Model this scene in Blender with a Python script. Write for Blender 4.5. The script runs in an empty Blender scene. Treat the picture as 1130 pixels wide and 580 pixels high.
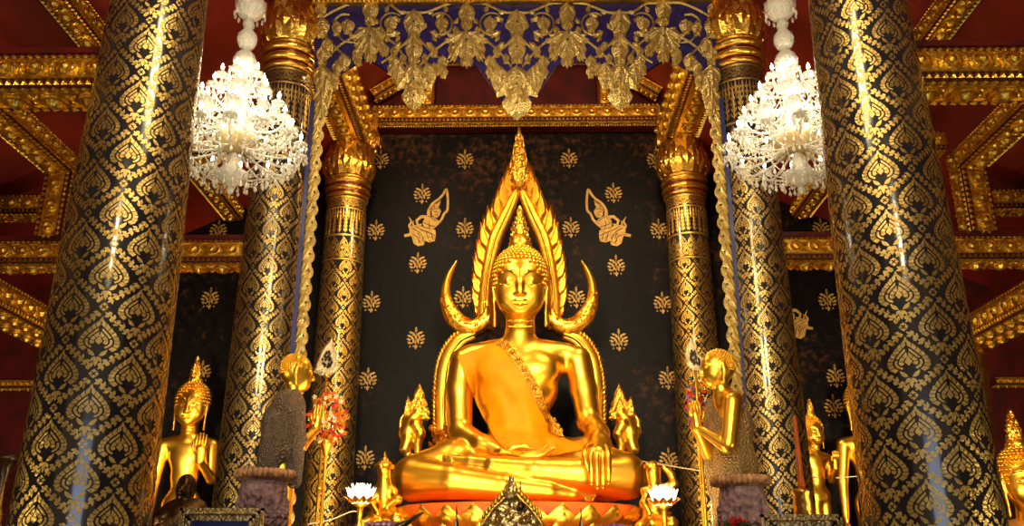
import bpy, math, random
import numpy as np
from mathutils import Vector, Matrix
from mathutils.bvhtree import BVHTree
random.seed(7); rng = np.random.RandomState(5)
PI = math.pi
scn = bpy.context.scene
COL = scn.collection
V3 = lambda *a: np.array(a, float)
# ------------------------------------------------------------ camera model
CAM = V3(0.114, 0.0, 1.5); F = 1000.0; PITCH = math.atan(0.35); YAW = 0.0145
def _rot(d):
    c, s = math.cos(YAW), math.sin(YAW)
    return V3(d[0]*c - d[1]*s, d[0]*s + d[1]*c, d[2])
FWD = _rot(V3(0, math.cos(PITCH), math.sin(PITCH)))
RGT = _rot(V3(1, 0, 0)); UPV = _rot(V3(0, -math.sin(PITCH), math.cos(PITCH)))
def ray(px, py):
    return FWD + RGT*(px-565)/F + UPV*(290-py)/F
def at(px, py, Y):
    """point of the hall at depth Y seen at photo position px, py"""
    d = ray(px, py); return CAM + d*((Y-CAM[1])/d[1])
def zat(py, Y): return at(565, py, Y)[2]
def sc(py, Y):
    """metres per photo pixel there"""
    return np.dot(at(565, py, Y)-CAM, FWD)/F
# ------------------------------------------------------------ objects
WPOS = {}
def tag(o, label=None, cat=None, group=None, kind=None):
    if label: o['label'] = label
    if cat: o['category'] = cat
    if group: o['group'] = group
    if kind: o['kind'] = kind
    return o
def thing(name, label, cat, loc, group=None):
    o = bpy.data.objects.new(name, None); COL.objects.link(o)
    o.location = [float(v) for v in loc]; WPOS[o.name] = V3(*loc); o.empty_display_size = .1
    return tag(o, label, cat, group)
class MB:
    def __init__(s): s.v = []; s.f = []; s.mi = []; s.sm = []; s.n = 0
    def add(s, verts, faces, mi=0, smooth=False):
        verts = np.asarray(verts, float).reshape(-1, 3)
        if len(verts) == 0: return
        b = s.n; s.v.append(verts); s.n += len(verts)
        for f in faces: s.f.append([i+b for i in f])
        s.mi += [mi]*len(faces); s.sm += [smooth]*len(faces)
    def build(s, name, mats, parent=None, recenter=True):
        v = np.concatenate(s.v) if s.v else np.zeros((0, 3))
        if parent is not None: org = WPOS[parent.name]
        elif recenter: org = V3((v[:,0].min()+v[:,0].max())/2, (v[:,1].min()+v[:,1].max())/2, v[:,2].min())
        else: org = V3(0, 0, 0)
        v = v-org
        m = bpy.data.meshes.new(name)
        m.vertices.add(len(v)); m.vertices.foreach_set('co', v.astype(np.float32).ravel())
        ln = np.array([len(f) for f in s.f], np.int32); st = np.concatenate([[0], np.cumsum(ln)[:-1]]).astype(np.int32)
        flat = np.fromiter((i for f in s.f for i in f), np.int32, int(ln.sum()))
        m.loops.add(len(flat)); m.loops.foreach_set('vertex_index', flat)
        m.polygons.add(len(ln)); m.polygons.foreach_set('loop_start', st)
        try: m.polygons.foreach_set('loop_total', ln)
        except Exception: pass
        if not isinstance(mats, (list, tuple)): mats = [mats]
        for q in mats: m.materials.append(q)
        m.polygons.foreach_set('material_index', np.array(s.mi, np.int32))
        m.polygons.foreach_set('use_smooth', np.array(s.sm, bool))
        m.update(calc_edges=True); m.validate()
        o = bpy.data.objects.new(name, m); COL.objects.link(o)
        if parent is not None: o.parent = parent; WPOS[o.name] = WPOS[parent.name]
        else: o.location = [float(q) for q in org]; WPOS[o.name] = org
        return o
    # shapes
    def box(s, lo, hi, mi=0):
        x0, y0, z0 = lo; x1, y1, z1 = hi
        v = [(x0,y0,z0),(x1,y0,z0),(x1,y1,z0),(x0,y1,z0),(x0,y0,z1),(x1,y0,z1),(x1,y1,z1),(x0,y1,z1)]
        s.add(v, [(0,3,2,1),(4,5,6,7),(0,1,5,4),(1,2,6,5),(2,3,7,6),(3,0,4,7)], mi)
    def obox(s, c, ax, ay, az, mi=0):
        """box about c with half-axis vectors"""
        c, ax, ay, az = map(np.asarray, (c, ax, ay, az))
        v = [c+i*ax+j*ay+k*az for k in (-1,1) for j in (-1,1) for i in (-1,1)]
        s.add(v, [(0,2,3,1),(4,5,7,6),(0,1,5,4),(1,3,7,5),(3,2,6,7),(2,0,4,6)], mi)
    def tube(s, pts, rad, n=8, mi=0, smooth=True, cap=True, sq=1.0):
        pts = [np.asarray(p, float) for p in pts]
        if np.isscalar(rad): rad = [rad]*len(pts)
        tang = []
        for i in range(len(pts)):
            t = pts[min(i+1, len(pts)-1)]-pts[max(i-1, 0)]; tang.append(t/(np.linalg.norm(t)+1e-12))
        ref = V3(0,0,1) if abs(tang[0][2]) < .9 else V3(0,1,0)
        vs = []; a = np.arange(n)*2*PI/n; ca, sa = np.cos(a), np.sin(a)
        u = np.cross(tang[0], ref); u /= np.linalg.norm(u)
        for p, t, r in zip(pts, tang, rad):
            u = u-t*np.dot(u, t); u /= np.linalg.norm(u)+1e-12; w = np.cross(t, u)
            vs.append(p+r*(np.outer(ca, u)+sq*np.outer(sa, w)))
        fs = [(i*n+j, i*n+(j+1) % n, (i+1)*n+(j+1) % n, (i+1)*n+j) for i in range(len(pts)-1) for j in range(n)]
        if cap: fs += [tuple(range(n-1, -1, -1)), tuple((len(pts)-1)*n+j for j in range(n))]
        s.add(np.concatenate(vs), fs, mi, smooth)
    def lathe(s, c, prof, n=24, mi=0, smooth=True, cap=True, a0=0, lobes=0, amp=0):
        c = np.asarray(c, float); a = a0+np.arange(n)*2*PI/n; vs = []
        k = 1+amp*np.cos(lobes*a) if lobes else np.ones(n)
        for r, z in prof: vs.append(np.stack([c[0]+r*k*np.cos(a), c[1]+r*k*np.sin(a), np.full(n, c[2]+z)], 1))
        m = len(prof)
        fs = [(i*n+j, i*n+(j+1) % n, (i+1)*n+(j+1) % n, (i+1)*n+j) for i in range(m-1) for j in range(n)]
        if cap: fs += [tuple(range(n-1, -1, -1)), tuple((m-1)*n+j for j in range(n))]
        s.add(np.concatenate(vs), fs, mi, smooth)
    def ball(s, c, r, n=10, mi=0):
        rr = r if hasattr(r, '__len__') else (r, r, r); m = max(4, n//2); vs = []
        for i in range(m+1):
            t = PI*i/m
            for j in range(n):
                a = 2*PI*j/n; vs.append((c[0]+rr[0]*math.sin(t)*math.cos(a), c[1]+rr[1]*math.sin(t)*math.sin(a), c[2]-rr[2]*math.cos(t)))
        s.add(vs, [(i*n+j, i*n+(j+1) % n, (i+1)*n+(j+1) % n, (i+1)*n+j) for i in range(m) for j in range(n)], mi, True)
    def leaf(s, M, p, ang, L, W, h=0., curl=0., n=4, mi=0, fat=.8):
        """pointed leaf with a raised midrib; M maps 2-D design plus height to 3-D"""
        x, y = p; vs = []; ds = L/n
        for i in range(n+1):
            t = i/n; w = W*math.sin(PI*min(1, t**fat))+ (W*.12 if i == 0 else 0)
            if i == n: vs.append(M(x, y, 0)); break
            nx, ny = -math.sin(ang), math.cos(ang)
            vs += [M(x+nx*w, y+ny*w, 0), M(x, y, h), M(x-nx*w, y-ny*w, 0)]
            x += math.cos(ang)*ds; y += math.sin(ang)*ds; ang += curl/n
        fs = []
        for i in range(n-1):
            a = 3*i; fs += [(a, a+1, a+4, a+3), (a+1, a+2, a+5, a+4)]
        a = 3*(n-1); fs += [(a, a+1, a+3), (a+1, a+2, a+3)]
        s.add(vs, [tuple(reversed(f)) for f in fs], mi)
    def stroke(s, M, pts, w0, w1=None, h=0., mi=0, closed=False):
        w1 = w0 if w1 is None else w1; m = len(pts); vs = []
        for i, (x, y) in enumerate(pts):
            if closed: a = pts[i-1]; b = pts[(i+1) % m]
            else: a = pts[max(i-1, 0)]; b = pts[min(i+1, m-1)]
            dx, dy = b[0]-a[0], b[1]-a[1]; l = math.hypot(dx, dy)+1e-12; w = w0+(w1-w0)*i/(m-1)
            nx, ny = -dy/l*w, dx/l*w
            vs += [M(x+nx, y+ny, 0), M(x, y, h), M(x-nx, y-ny, 0)]
        fs = []
        for i in range(m if closed else m-1):
            a = 3*i; b = 3*((i+1) % m); fs += [(a+1, a, b, b+1), (a+2, a+1, b+1, b+2)]
        s.add(vs, fs, mi)
    def slab(s, front, thick, mi=0, inset=0., rise=0., smooth=False):
        """polygon given as 3-D points (front), thickness vector goes back; optional raised inset centre"""
        f = np.asarray(front, float); n = len(f); t = np.asarray(thick, float)
        c = f.mean(0); vs = [f, f+t]; fs = [tuple(range(2*n-1, n-1, -1))]
        fs += [(i, i+n, (i+1) % n+n, (i+1) % n) for i in range(n)]
        if inset: vs.append(f+(c-f)*inset-t/np.linalg.norm(t)*rise); fs += [(i, (i+1) % n, (i+1) % n+2*n, i+2*n) for i in range(n)]; fs.append(tuple(range(2*n, 3*n)))
        else: fs.append(tuple(range(n)))
        s.add(np.concatenate(vs), fs, mi, smooth)
    def band(s, pts, wid, yf, yb, dome=0., mi=0, ns=5, smooth=True):
        """ribbon along 2-D (x,z) centre line, front at depth yf (bulging towards the viewer by dome), back at yb"""
        m = len(pts); vs = []
        if np.isscalar(wid): wid = [wid]*m
        for i, (x, z) in enumerate(pts):
            a = pts[max(i-1, 0)]; b = pts[min(i+1, m-1)]; dx, dz = b[0]-a[0], b[1]-a[1]; l = math.hypot(dx, dz)+1e-9
            nx, nz = -dz/l, dx/l; w = wid[i]
            for k in range(ns):
                q = -1+2*k/(ns-1); vs.append((x+nx*w*q, yf-dome*(1-q*q), z+nz*w*q))
            vs.append((x+nx*w, yb, z+nz*w)); vs.append((x-nx*w, yb, z-nz*w))
        k = ns+2; fs = []
        for i in range(m-1):
            for j in range(k):
                a = i*k+j; b = i*k+(j+1) % k; fs.append((a, a+k, b+k, b))
        fs += [tuple(range(k)), tuple((m-1)*k+j for j in range(k-1, -1, -1))]
        s.add(vs, fs, mi, smooth)
def spl(pts, n=8):
    """Catmull-Rom through points"""
    P = [np.asarray(p, float) for p in pts]; P = [2*P[0]-P[1]]+P+[2*P[-1]-P[-2]]; out = []
    for i in range(1, len(P)-2):
        for k in range(n):
            t = k/n; a, b, c, d = P[i-1:i+3]
            out.append(.5*((2*b)+(c-a)*t+(2*a-5*b+4*c-d)*t*t+(3*b-a-3*c+d)*t**3))
    out.append(P[-2]); return out
# ------------------------------------------------------------ smooth blended bodies
class Body:
    def __init__(s, lo, hi, h):
        s.lo = V3(*lo); s.h = h; s.N = np.ceil((V3(*hi)-s.lo)/h).astype(int)+1; s.F = np.full(s.N, 1.0, np.float32)
        s.ax = [s.lo[i]+h*np.arange(s.N[i]) for i in range(3)]
    def _sub(s, lo, hi, pad):
        sl = []
        for i in range(3):
            a = max(0, int((lo[i]-pad-s.lo[i])/s.h)); b = min(s.N[i], int((hi[i]+pad-s.lo[i])/s.h)+2)
            if b-a < 1: return None, None
            sl.append(slice(a, b))
        g = np.meshgrid(*[s.ax[i][sl[i]] for i in range(3)], indexing='ij'); return tuple(sl), g
    def _mix(s, sl, d, k, sub=False):
        a = s.F[sl]
        if sub:
            a = -a; h = np.maximum(k-np.abs(a-d), 0)/k if k > 0 else 0; s.F[sl] = -(np.minimum(a, d)-h*h*k*.25)
        else:
            h = np.maximum(k-np.abs(a-d), 0)/k if k > 0 else 0; s.F[sl] = np.minimum(a, d)-h*h*k*.25
    def cone(s, a, b, r1, r2=None, k=.03, sub=False, flat=None):
        a = V3(*a); b = V3(*b); r2 = r1 if r2 is None else r2; r = max(r1, r2)
        sl, g = s._sub(np.minimum(a, b)-r, np.maximum(a, b)+r, max(3*s.h, k+s.h))
        if sl is None: return s
        ba = b-a; L = ba.dot(ba)+1e-12
        q = [g[i]-a[i] for i in range(3)]; t = np.clip((q[0]*ba[0]+q[1]*ba[1]+q[2]*ba[2])/L, 0, 1)
        e = [q[i]-ba[i]*t for i in range(3)]
        if flat is not None:   # flatten across direction n by factor
            n, fk = flat; n = V3(*n); n /= np.linalg.norm(n); dn = e[0]*n[0]+e[1]*n[1]+e[2]*n[2]
            e = [e[i]+n[i]*dn*(fk-1) for i in range(3)]
        d = np.sqrt(e[0]**2+e[1]**2+e[2]**2)-(r1+(r2-r1)*t)
        s._mix(sl, d, k, sub); return s
    def chain(s, pts, rs, k=.03, sub=False, flat=None):
        for i in range(len(pts)-1): s.cone(pts[i], pts[i+1], rs[i], rs[i+1], k, sub, flat)
        return s
    def ell(s, c, r, k=.03, sub=False, rot=None):
        c = V3(*c); r = V3(*r); R = max(r)
        sl, g = s._sub(c-(R if rot is not None else r), c+(R if rot is not None else r), max(3*s.h, k+s.h))
        if sl is None: return s
        q = [g[i]-c[i] for i in range(3)]
        if rot is not None:
            m = np.array(Matrix.Rotation(rot[1], 3, rot[0])).T; q = [m[i][0]*q[0]+m[i][1]*q[1]+m[i][2]*q[2] for i in range(3)]
        k0 = np.sqrt(sum((q[i]/r[i])**2 for i in range(3))); k1 = np.sqrt(sum((q[i]/r[i]**2)**2 for i in range(3)))+1e-9
        s._mix(sl, k0*(k0-1)/k1, k, sub); return s
    def mesh(s, mb, mi=0, fn=None):
        Fv = s.F.copy()
        Fv[0] = Fv[-1] = 1; Fv[:, 0] = Fv[:, -1] = 1; Fv[:, :, 0] = Fv[:, :, -1] = 1
        S = Fv < 0; nx, ny, nz = np.array(Fv.shape)-1
        cnt = np.zeros((nx, ny, nz), np.int8)
        cor = [(i, j, k) for i in (0,1) for j in (0,1) for k in (0,1)]
        for i, j, k in cor: cnt += S[i:i+nx, j:j+ny, k:k+nz]
        act = np.argwhere((cnt > 0) & (cnt < 8)); idx = -np.ones((nx, ny, nz), np.int64)
        idx[act[:,0], act[:,1], act[:,2]] = np.arange(len(act))
        vals = {c: Fv[act[:,0]+c[0], act[:,1]+c[1], act[:,2]+c[2]] for c in cor}
        acc = np.zeros((len(act), 3)); w = np.zeros(len(act))
        for a in cor:
            for ax in range(3):
                if a[ax] == 0:
                    b = list(a); b[ax] = 1; b = tuple(b); va, vb = vals[a], vals[b]; m = (va < 0) != (vb < 0)
                    t = np.where(m, va/(va-vb+1e-20), 0)
                    for q in range(3): acc[:, q] += np.where(m, a[q]+(t if q == ax else 0), 0)
                    w += m
        verts = s.lo+s.h*(act+acc/w[:, None]); faces = []
        for ax in range(3):
            A = [slice(None)]*3; B = [slice(None)]*3; A[ax] = slice(0, -1); B[ax] = slice(1, None)
            s0, s1 = S[tuple(A)], S[tuple(B)]; e = np.argwhere(s0 != s1); u, v = (ax+1) % 3, (ax+2) % 3
            e = e[(e[:, u] > 0) & (e[:, v] > 0) & (e[:, u] < Fv.shape[u]-1) & (e[:, v] < Fv.shape[v]-1)]
            du = np.zeros(3, int); du[u] = 1; dv = np.zeros(3, int); dv[v] = 1
            I = lambda q: idx[q[:,0], q[:,1], q[:,2]]
            f = np.stack([I(e-du-dv), I(e-dv), I(e), I(e-du)], 1); fl = ~s0[e[:,0], e[:,1], e[:,2]]
            f[fl] = f[fl][:, ::-1]; faces.append(f)
        faces = np.concatenate(faces)
        if fn is not None: verts = fn(verts)
        mb.add(verts, faces.tolist(), mi, True); return verts, faces
# ------------------------------------------------------------ materials
def lin(r, g, b):
    f = lambda c: ((c/255+.055)/1.055)**2.4 if c > 10 else c/255/12.92
    return (f(r), f(g), f(b), 1)
def mat(name, col, rough=.4, metal=0., col2=None, nscale=6., bump=0., bscale=20., btype='noise', coat=0., trans=0., emit=None, es=0., alpha=None, ior=1.5, detail=3, spec=None, contrast=(.35,.65), bdist=.02, sss=0):
    m = bpy.data.materials.new(name); m.use_nodes = True; nt = m.node_tree; N = nt.nodes; b = N['Principled BSDF']
    b.inputs['Base Color'].default_value = col; b.inputs['Roughness'].default_value = rough; b.inputs['Metallic'].default_value = metal
    b.inputs['IOR'].default_value = ior
    if coat: b.inputs['Coat Weight'].default_value = coat; b.inputs['Coat Roughness'].default_value = .08
    if trans: b.inputs['Transmission Weight'].default_value = trans
    if spec is not None: b.inputs['Specular IOR Level'].default_value = spec
    if emit: b.inputs['Emission Color'].default_value = emit; b.inputs['Emission Strength'].default_value = es
    tc = N.new('ShaderNodeTexCoord')
    if col2:
        t = N.new('ShaderNodeTexNoise'); t.inputs['Scale'].default_value = nscale; t.inputs['Detail'].default_value = detail
        nt.links.new(tc.outputs['Object'], t.inputs['Vector'])
        r = N.new('ShaderNodeValToRGB'); r.color_ramp.elements[0].position = contrast[0]; r.color_ramp.elements[1].position = contrast[1]
        r.color_ramp.elements[0].color = col; r.color_ramp.elements[1].color = col2
        nt.links.new(t.outputs['Fac'], r.inputs['Fac']); nt.links.new(r.outputs['Color'], b.inputs['Base Color'])
    if bump:
        if btype == 'noise': t = N.new('ShaderNodeTexNoise'); t.inputs['Detail'].default_value = 3; out = 'Fac'
        else: t = N.new('ShaderNodeTexVoronoi'); out = 'Distance'
        t.inputs['Scale'].default_value = bscale; nt.links.new(tc.outputs['Object'], t.inputs['Vector'])
        bp = N.new('ShaderNodeBump'); bp.inputs['Strength'].default_value = bump; bp.inputs['Distance'].default_value = bdist
        nt.links.new(t.outputs[out], bp.inputs['Height']); nt.links.new(bp.outputs['Normal'], b.inputs['Normal'])
    return m
G = {}
G['statue'] = mat('polished_gold_leaf', (.96,.53,.045,1), .33, 1., (.98,.60,.07,1), 3., .14, 6., bdist=.02)
G['statue_orn'] = mat('carved_gold', (.85,.42,.03,1), .33, 1., (1,.58,.09,1), 12., .9, 38., 'voronoi', bdist=.012)
G['halo'] = mat('halo_gold', (.97,.52,.05,1), .3, 1., (.85,.42,.03,1), 9., .35, 60., 'voronoi', bdist=.006)
G['beam'] = mat('gilded_wood', (.88,.57,.09,1), .38, 1., (.66,.40,.05,1), 9., .3, 60., 'voronoi', bdist=.006)
G['gild'] = mat('gold_lacquer_pattern', (.60,.41,.13,1), .36, .9, (.46,.30,.085,1), 5., .3, 70.)
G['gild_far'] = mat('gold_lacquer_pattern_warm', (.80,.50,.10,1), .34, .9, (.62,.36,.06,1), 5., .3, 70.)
G['capital'] = mat('gilded_capital', (.90,.55,.10,1), .3, 1., (.75,.42,.06,1), 7., .4, 25.)
G['lacquer'] = mat('black_lacquer', (.012,.012,.016,1), .16, 0., (.02,.017,.018,1), 3., .04, 12., coat=.5)
G['redwood'] = mat('red_lacquered_wood', lin(92,16,14), .42, 0., lin(62,10,9), 4., .1, 14.)
G['redband'] = mat('red_enamel', lin(90,12,12), .3)
G['ceil'] = mat('red_ceiling_boards', lin(140,32,22), .55, 0., lin(104,20,14), 1.3, .06, 8.)
G['val_gold'] = mat('pale_gold_relief', (.62,.47,.19,1), .38, .85, (.48,.34,.10,1), 20., .7, 60., 'voronoi', bdist=.008)
G['blue'] = mat('blue_mirror_glass', lin(48,38,105), .2, .2, lin(32,26,74), 14.)
G['bluedark'] = mat('deep_blue_edge', lin(40,44,92), .3)
# ============================================================ the hall
NX = 2.31                                     # half width of the nave between column lines
YC = (5.1, 8.15, 11.4)                        # the three column rows
YW = 12.0
# ---- wall material: dark lacquer with worn brown patches
def wall_mat():
    m = bpy.data.materials.new('dark_lacquered_wall'); m.use_nodes = True; nt = m.node_tree; N = nt.nodes; b = N['Principled BSDF']
    tc = N.new('ShaderNodeTexCoord'); n1 = N.new('ShaderNodeTexNoise'); n1.inputs['Scale'].default_value = .55; n1.inputs['Detail'].default_value = 5; n1.inputs['Roughness'].default_value = .62
    n2 = N.new('ShaderNodeTexNoise'); n2.inputs['Scale'].default_value = 9; n2.inputs['Detail'].default_value = 6; n2.inputs['Roughness'].default_value = .7
    nt.links.new(tc.outputs['Object'], n1.inputs['Vector']); nt.links.new(tc.outputs['Object'], n2.inputs['Vector'])
    mul = N.new('ShaderNodeMath'); mul.operation = 'MULTIPLY'; nt.links.new(n1.outputs['Fac'], mul.inputs[0]); nt.links.new(n2.outputs['Fac'], mul.inputs[1])
    r = N.new('ShaderNodeValToRGB'); e = r.color_ramp.elements; e[0].position = .2; e[0].color = lin(7,6,11); e[1].position = .40; e[1].color = lin(74,46,28)
    q = e.new(.29); q.color = lin(17,13,16)
    nt.links.new(mul.outputs[0], r.inputs['Fac']); nt.links.new(r.outputs['Color'], b.inputs['Base Color'])
    b.inputs['Specular IOR Level'].default_value = .09; rr = N.new('ShaderNodeMapRange'); rr.inputs['To Min'].default_value = .36; rr.inputs['To Max'].default_value = .62; nt.links.new(n2.outputs['Fac'], rr.inputs['Value']); nt.links.new(rr.outputs[0], b.inputs['Roughness'])
    bp = N.new('ShaderNodeBump'); bp.inputs['Strength'].default_value = .35; bp.inputs['Distance'].default_value = .012; nt.links.new(n2.outputs['Fac'], bp.inputs['Height']); nt.links.new(bp.outputs['Normal'], b.inputs['Normal'])
    return m
G['wall'] = wall_mat()
G['floor'] = mat('marble_floor', lin(120,96,80), .25, 0., lin(90,70,58), 2.)
m = MB(); m.box((-9.3,-7,-.1),(9.3,12.3,0)); tag(m.build('floor', G['floor'], recenter=False), kind='structure')
m = MB(); m.box((-5.95,YW,0),(5.95,YW+.25,9.2)); wall_back = tag(m.build('wall_back', G['wall'], recenter=False), kind='structure')
for s, nm in ((-1,'left'),(1,'right')):
    m = MB(); m.box((min(s*5.95, s*9.2),YW,0),(max(s*5.95, s*9.2),YW+.25,6.5)); tag(m.build('wall_back_'+nm, G['redwood'], recenter=False), kind='structure')
    m = MB(); m.box((min(s*9.05, s*9.25),-7,0),(max(s*9.05, s*9.25),YW,6.2)); tag(m.build('wall_'+nm, G['redwood'], recenter=False), kind='structure')
# ceilings
m = MB()
for s in (-1, 1):   # aisle lean-to
    x0, z0, x1, z1 = s*2.53, 7.215, s*9.3, 3.98
    v = [(x0,-2,z0),(x1,-2,z1),(x1,YW+.1,z1),(x0,YW+.1,z0)]; v += [(a,b,c+.1) for a,b,c in v]
    m.add(v, [(0,1,2,3),(7,6,5,4),(0,4,5,1),(1,5,6,2),(2,6,7,3),(3,7,4,0)])
tag(m.build('ceiling_aisles', G['ceil'], recenter=False), kind='structure')
m = MB()
for s in (-1, 1):
    pr = [(s*2.62,7.82),(s*1.3,8.98)]
    v = [(pr[0][0],-1,pr[0][1]),(pr[1][0],-1,pr[1][1]),(pr[1][0],YW+.1,pr[1][1]),(pr[0][0],YW+.1,pr[0][1])]; v += [(a,b,c+.1) for a,b,c in v]
    m.add(v, [(0,1,2,3),(7,6,5,4),(0,4,5,1),(1,5,6,2),(2,6,7,3),(3,7,4,0)])
m.box((-1.32,-1,8.96),(1.32,YW+.1,9.08))
tag(m.build('ceiling_nave', G['ceil'], recenter=False), kind='structure')

# ---- gilded beam: red core, gold facings with rosettes
def facing(m, o, u, v, n, L, H, mi=1):
    """gold strip: origin o (corner), unit u along L, unit v across H, outward unit n"""
    o, u, v, n = map(np.asarray, (o, u, v, n))
    m.obox(o+u*L/2+v*H/2+n*.003, u*L/2, v*H/2, n*.003, 0)
    c0, c1 = (.22, .80) if H > .15 else (.12, .88)
    m.obox(o+u*L/2+v*H*(c0+c1)/2+n*.006, u*L/2, v*H*(c1-c0)/2, n*.006, mi)
    M = lambda a, b, h: o+u*a+v*b+n*(.0125+h)
    for bb in (c0, c1): m.obox(o+u*L/2+v*H*bb+n*.012, u*L/2, v*H*.018, n*.010, mi)
    Hc = min(H, .3); rows = max(1, int(round(H/.3)))
    for row in range(rows):
        cb = H*(row+.5)/rows; p = Hc*.82; k = max(1, int(round(L/p))); p = L/k
        for i in range(k):
            ca = (i+.5)*p; R = Hc*.29; ns = 14; vs = []; prof = [(1,0),(1.0,.016),(.84,.018),(.76,.004),(.66,.010),(.4,.032),(.0,.04)]
            for r, hh in prof:
                for j in range(ns):
                    rr = r*(1.0 if r != .66 or j % 2 else .9); vs.append(M(ca+R*rr*math.cos(2*PI*j/ns), cb+R*rr*math.sin(2*PI*j/ns), hh*1.5*Hc/.25))
            fs = [(a*ns+j, a*ns+(j+1) % ns, (a+1)*ns+(j+1) % ns, (a+1)*ns+j) for a in range(len(prof)-1) for j in range(ns)]
            m.add(vs, fs, mi, False)
            for q in (-1, 1):
                m.leaf(M, (i*p, cb), q*PI/2, Hc*.25, Hc*.07, .02, mi=mi, n=3)
                m.leaf(M, (i*p, cb+q*Hc*.04), q*PI/4, Hc*.17, Hc*.05, .015, mi=mi, n=3)
                m.leaf(M, (i*p, cb+q*Hc*.04), q*3*PI/4, Hc*.17, Hc*.05, .015, mi=mi, n=3)
    t = Hc*.22; kk = max(2, int(L/t)); t = L/kk; hb = H*(c0-.03)
    if H > .15:
        for i in range(kk):
            vs = [M(i*t+t*.08,H*.02,-.006), M(i*t+t*.92,H*.02,-.006), M(i*t+t*.5,H*.02+hb,-.006), M(i*t+t*.5,H*.02+hb*.35,.016)]
            m.add(vs, [(0,1,3),(1,2,3),(2,0,3)], mi)
            y0, y1, ym = H*(c1+.02), H*.98, H*(c1+1)/2
            vs = [M(i*t+t*.02,ym,-.004), M(i*t+t*.5,y0,-.004), M(i*t+t*.98,ym,-.004), M(i*t+t*.5,y1,-.004), M(i*t+t*.5,ym,.012)]
            m.add(vs, [(0,1,4),(1,2,4),(2,3,4),(3,0,4)], mi)
def beam(name, p0, p1, W, H, label, faces='fb', group=None, cat='beam', core=None, up=None, lip=0):
    """p0,p1: centre line ends. W: thickness front-back, H: height"""
    p0 = V3(*p0); p1 = V3(*p1); u = p1-p0; L = np.linalg.norm(u); u /= L
    upv = V3(0,0,1) if up is None else V3(*up); w = np.cross(u, upv); w /= np.linalg.norm(w); t = np.cross(w, u)
    m = MB(); m.obox((p0+p1)/2, u*L/2, w*W/2, t*H/2, 0)
    if 'f' in faces: facing(m, p0+w*W/2-t*H/2, u, t, w, L, H)
    if 'k' in faces: facing(m, p1-w*W/2-t*H/2, -u, t, -w, L, H)
    if 'b' in faces: facing(m, p0-w*W/2-t*H/2, u, w, -t, L, W)
    if 'e' in faces: facing(m, p1+w*W/2-t*H/2, -w, t, u, W, H)
    if 's' in faces: facing(m, p0-w*W/2-t*H/2, w, t, -u, W, H)
    if lip: m.obox((p0+p1)/2+t*(H/2+.02), u*L/2, w*(W/2+.02), t*.02, 0)
    return tag(m.build(name, [G['redwood'], G['beam']]), label, cat, group)
sd = {-1:'left', 1:'right'}
for s in (-1, 1):
    S = sd[s]
    # tie beams across the aisle: the front ones by the near columns, the rear ones by the middle columns
    beam('tie_beam', (s*2.36 if s>0 else -5.9, 5.27, 4.635), (5.9 if s>0 else -2.36, 5.27, 4.635), .32, .235, f'gilded cross beam with rosettes beside the big front column, {S} of the hall', 'fb', lip=1)
    beam('tie_beam', (s*2.3 if s>0 else -5.9, 8.55, 4.59), (5.9 if s>0 else -2.3, 8.55, 4.59), .30, .235, f'gilded cross beam behind the {S} chandelier column, above the dark side wall', 'fb', lip=1)
    # purlin running to the back wall under the aisle ceiling
    x = s*4.06
    beam('purlin_beam', (x, -.5, 6.47) if s < 0 else (x, YW-.02, 6.47), (x, YW-.02, 6.47) if s < 0 else (x, -.5, 6.47), .26, .2, f'long gilded ceiling beam running to the back wall behind the {S} chandelier', 'fb')
    # lower longitudinal beam ending on a hanging post
    x = s*4.62
    a, b = (x, 1.5, 5.51), (x, 8.3, 5.51)
    beam('aisle_beam', a if s < 0 else b, b if s < 0 else a, .30, .2, f'double gilded beam slanting down to a hanging post, upper {S} edge', 'fb')
    m = MB(); m.box((x-.13,8.32,4.72),(x+.13,8.56,5.6), 0)
    facing(m, (x-.13,8.32,4.72), (0,0,1), (1,0,0), (0,-1,0), .9, .26)
    facing(m, (x-s*.13,8.32 if s>0 else 8.56,4.72), (0,0,1), (0,1 if s>0 else -1,0), (-s,0,0), .9, .24)
    tag(m.build('hanging_post', [G['redwood'], G['beam']]), f'short upright gilded post standing on the rear cross beam, {S} side', 'post')
    beam('upper_cross_beam', (2.6,8.44,5.72) if s>0 else (-4.4,8.44,5.72), (4.4,8.44,5.72) if s>0 else (-2.6,8.44,5.72), .22, .2, f'upper gilded cross beam from the middle column to the hanging post, {S} side', 'fb')
    beam('short_cross_beam', (4.95,9.4,5.48) if s>0 else (-6.3,9.4,5.48), (6.3,9.4,5.48) if s>0 else (-4.95,9.4,5.48), .24, .22, f'short gilded cross beam seen behind the hanging post, far {S}', 'fb')
    # outer longitudinal beam and its pillar
    x = s*5.88
    a, b = (x, 1.5, 4.48), (x, 11.35, 4.48)
    beam('outer_beam', a if s < 0 else b, b if s < 0 else a, .5, .30, f'wide gilded beam of the outer arcade descending behind the {S} front column', 'fb')
    beam('shelf_moulding', (s*6.3 if s>0 else -8.6, 11.92, 3.98), (8.6 if s>0 else -6.25, 11.92, 3.98), .14, .1, f'thin gilded moulding on the dark red wall, far {S}', 'fb')
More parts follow.
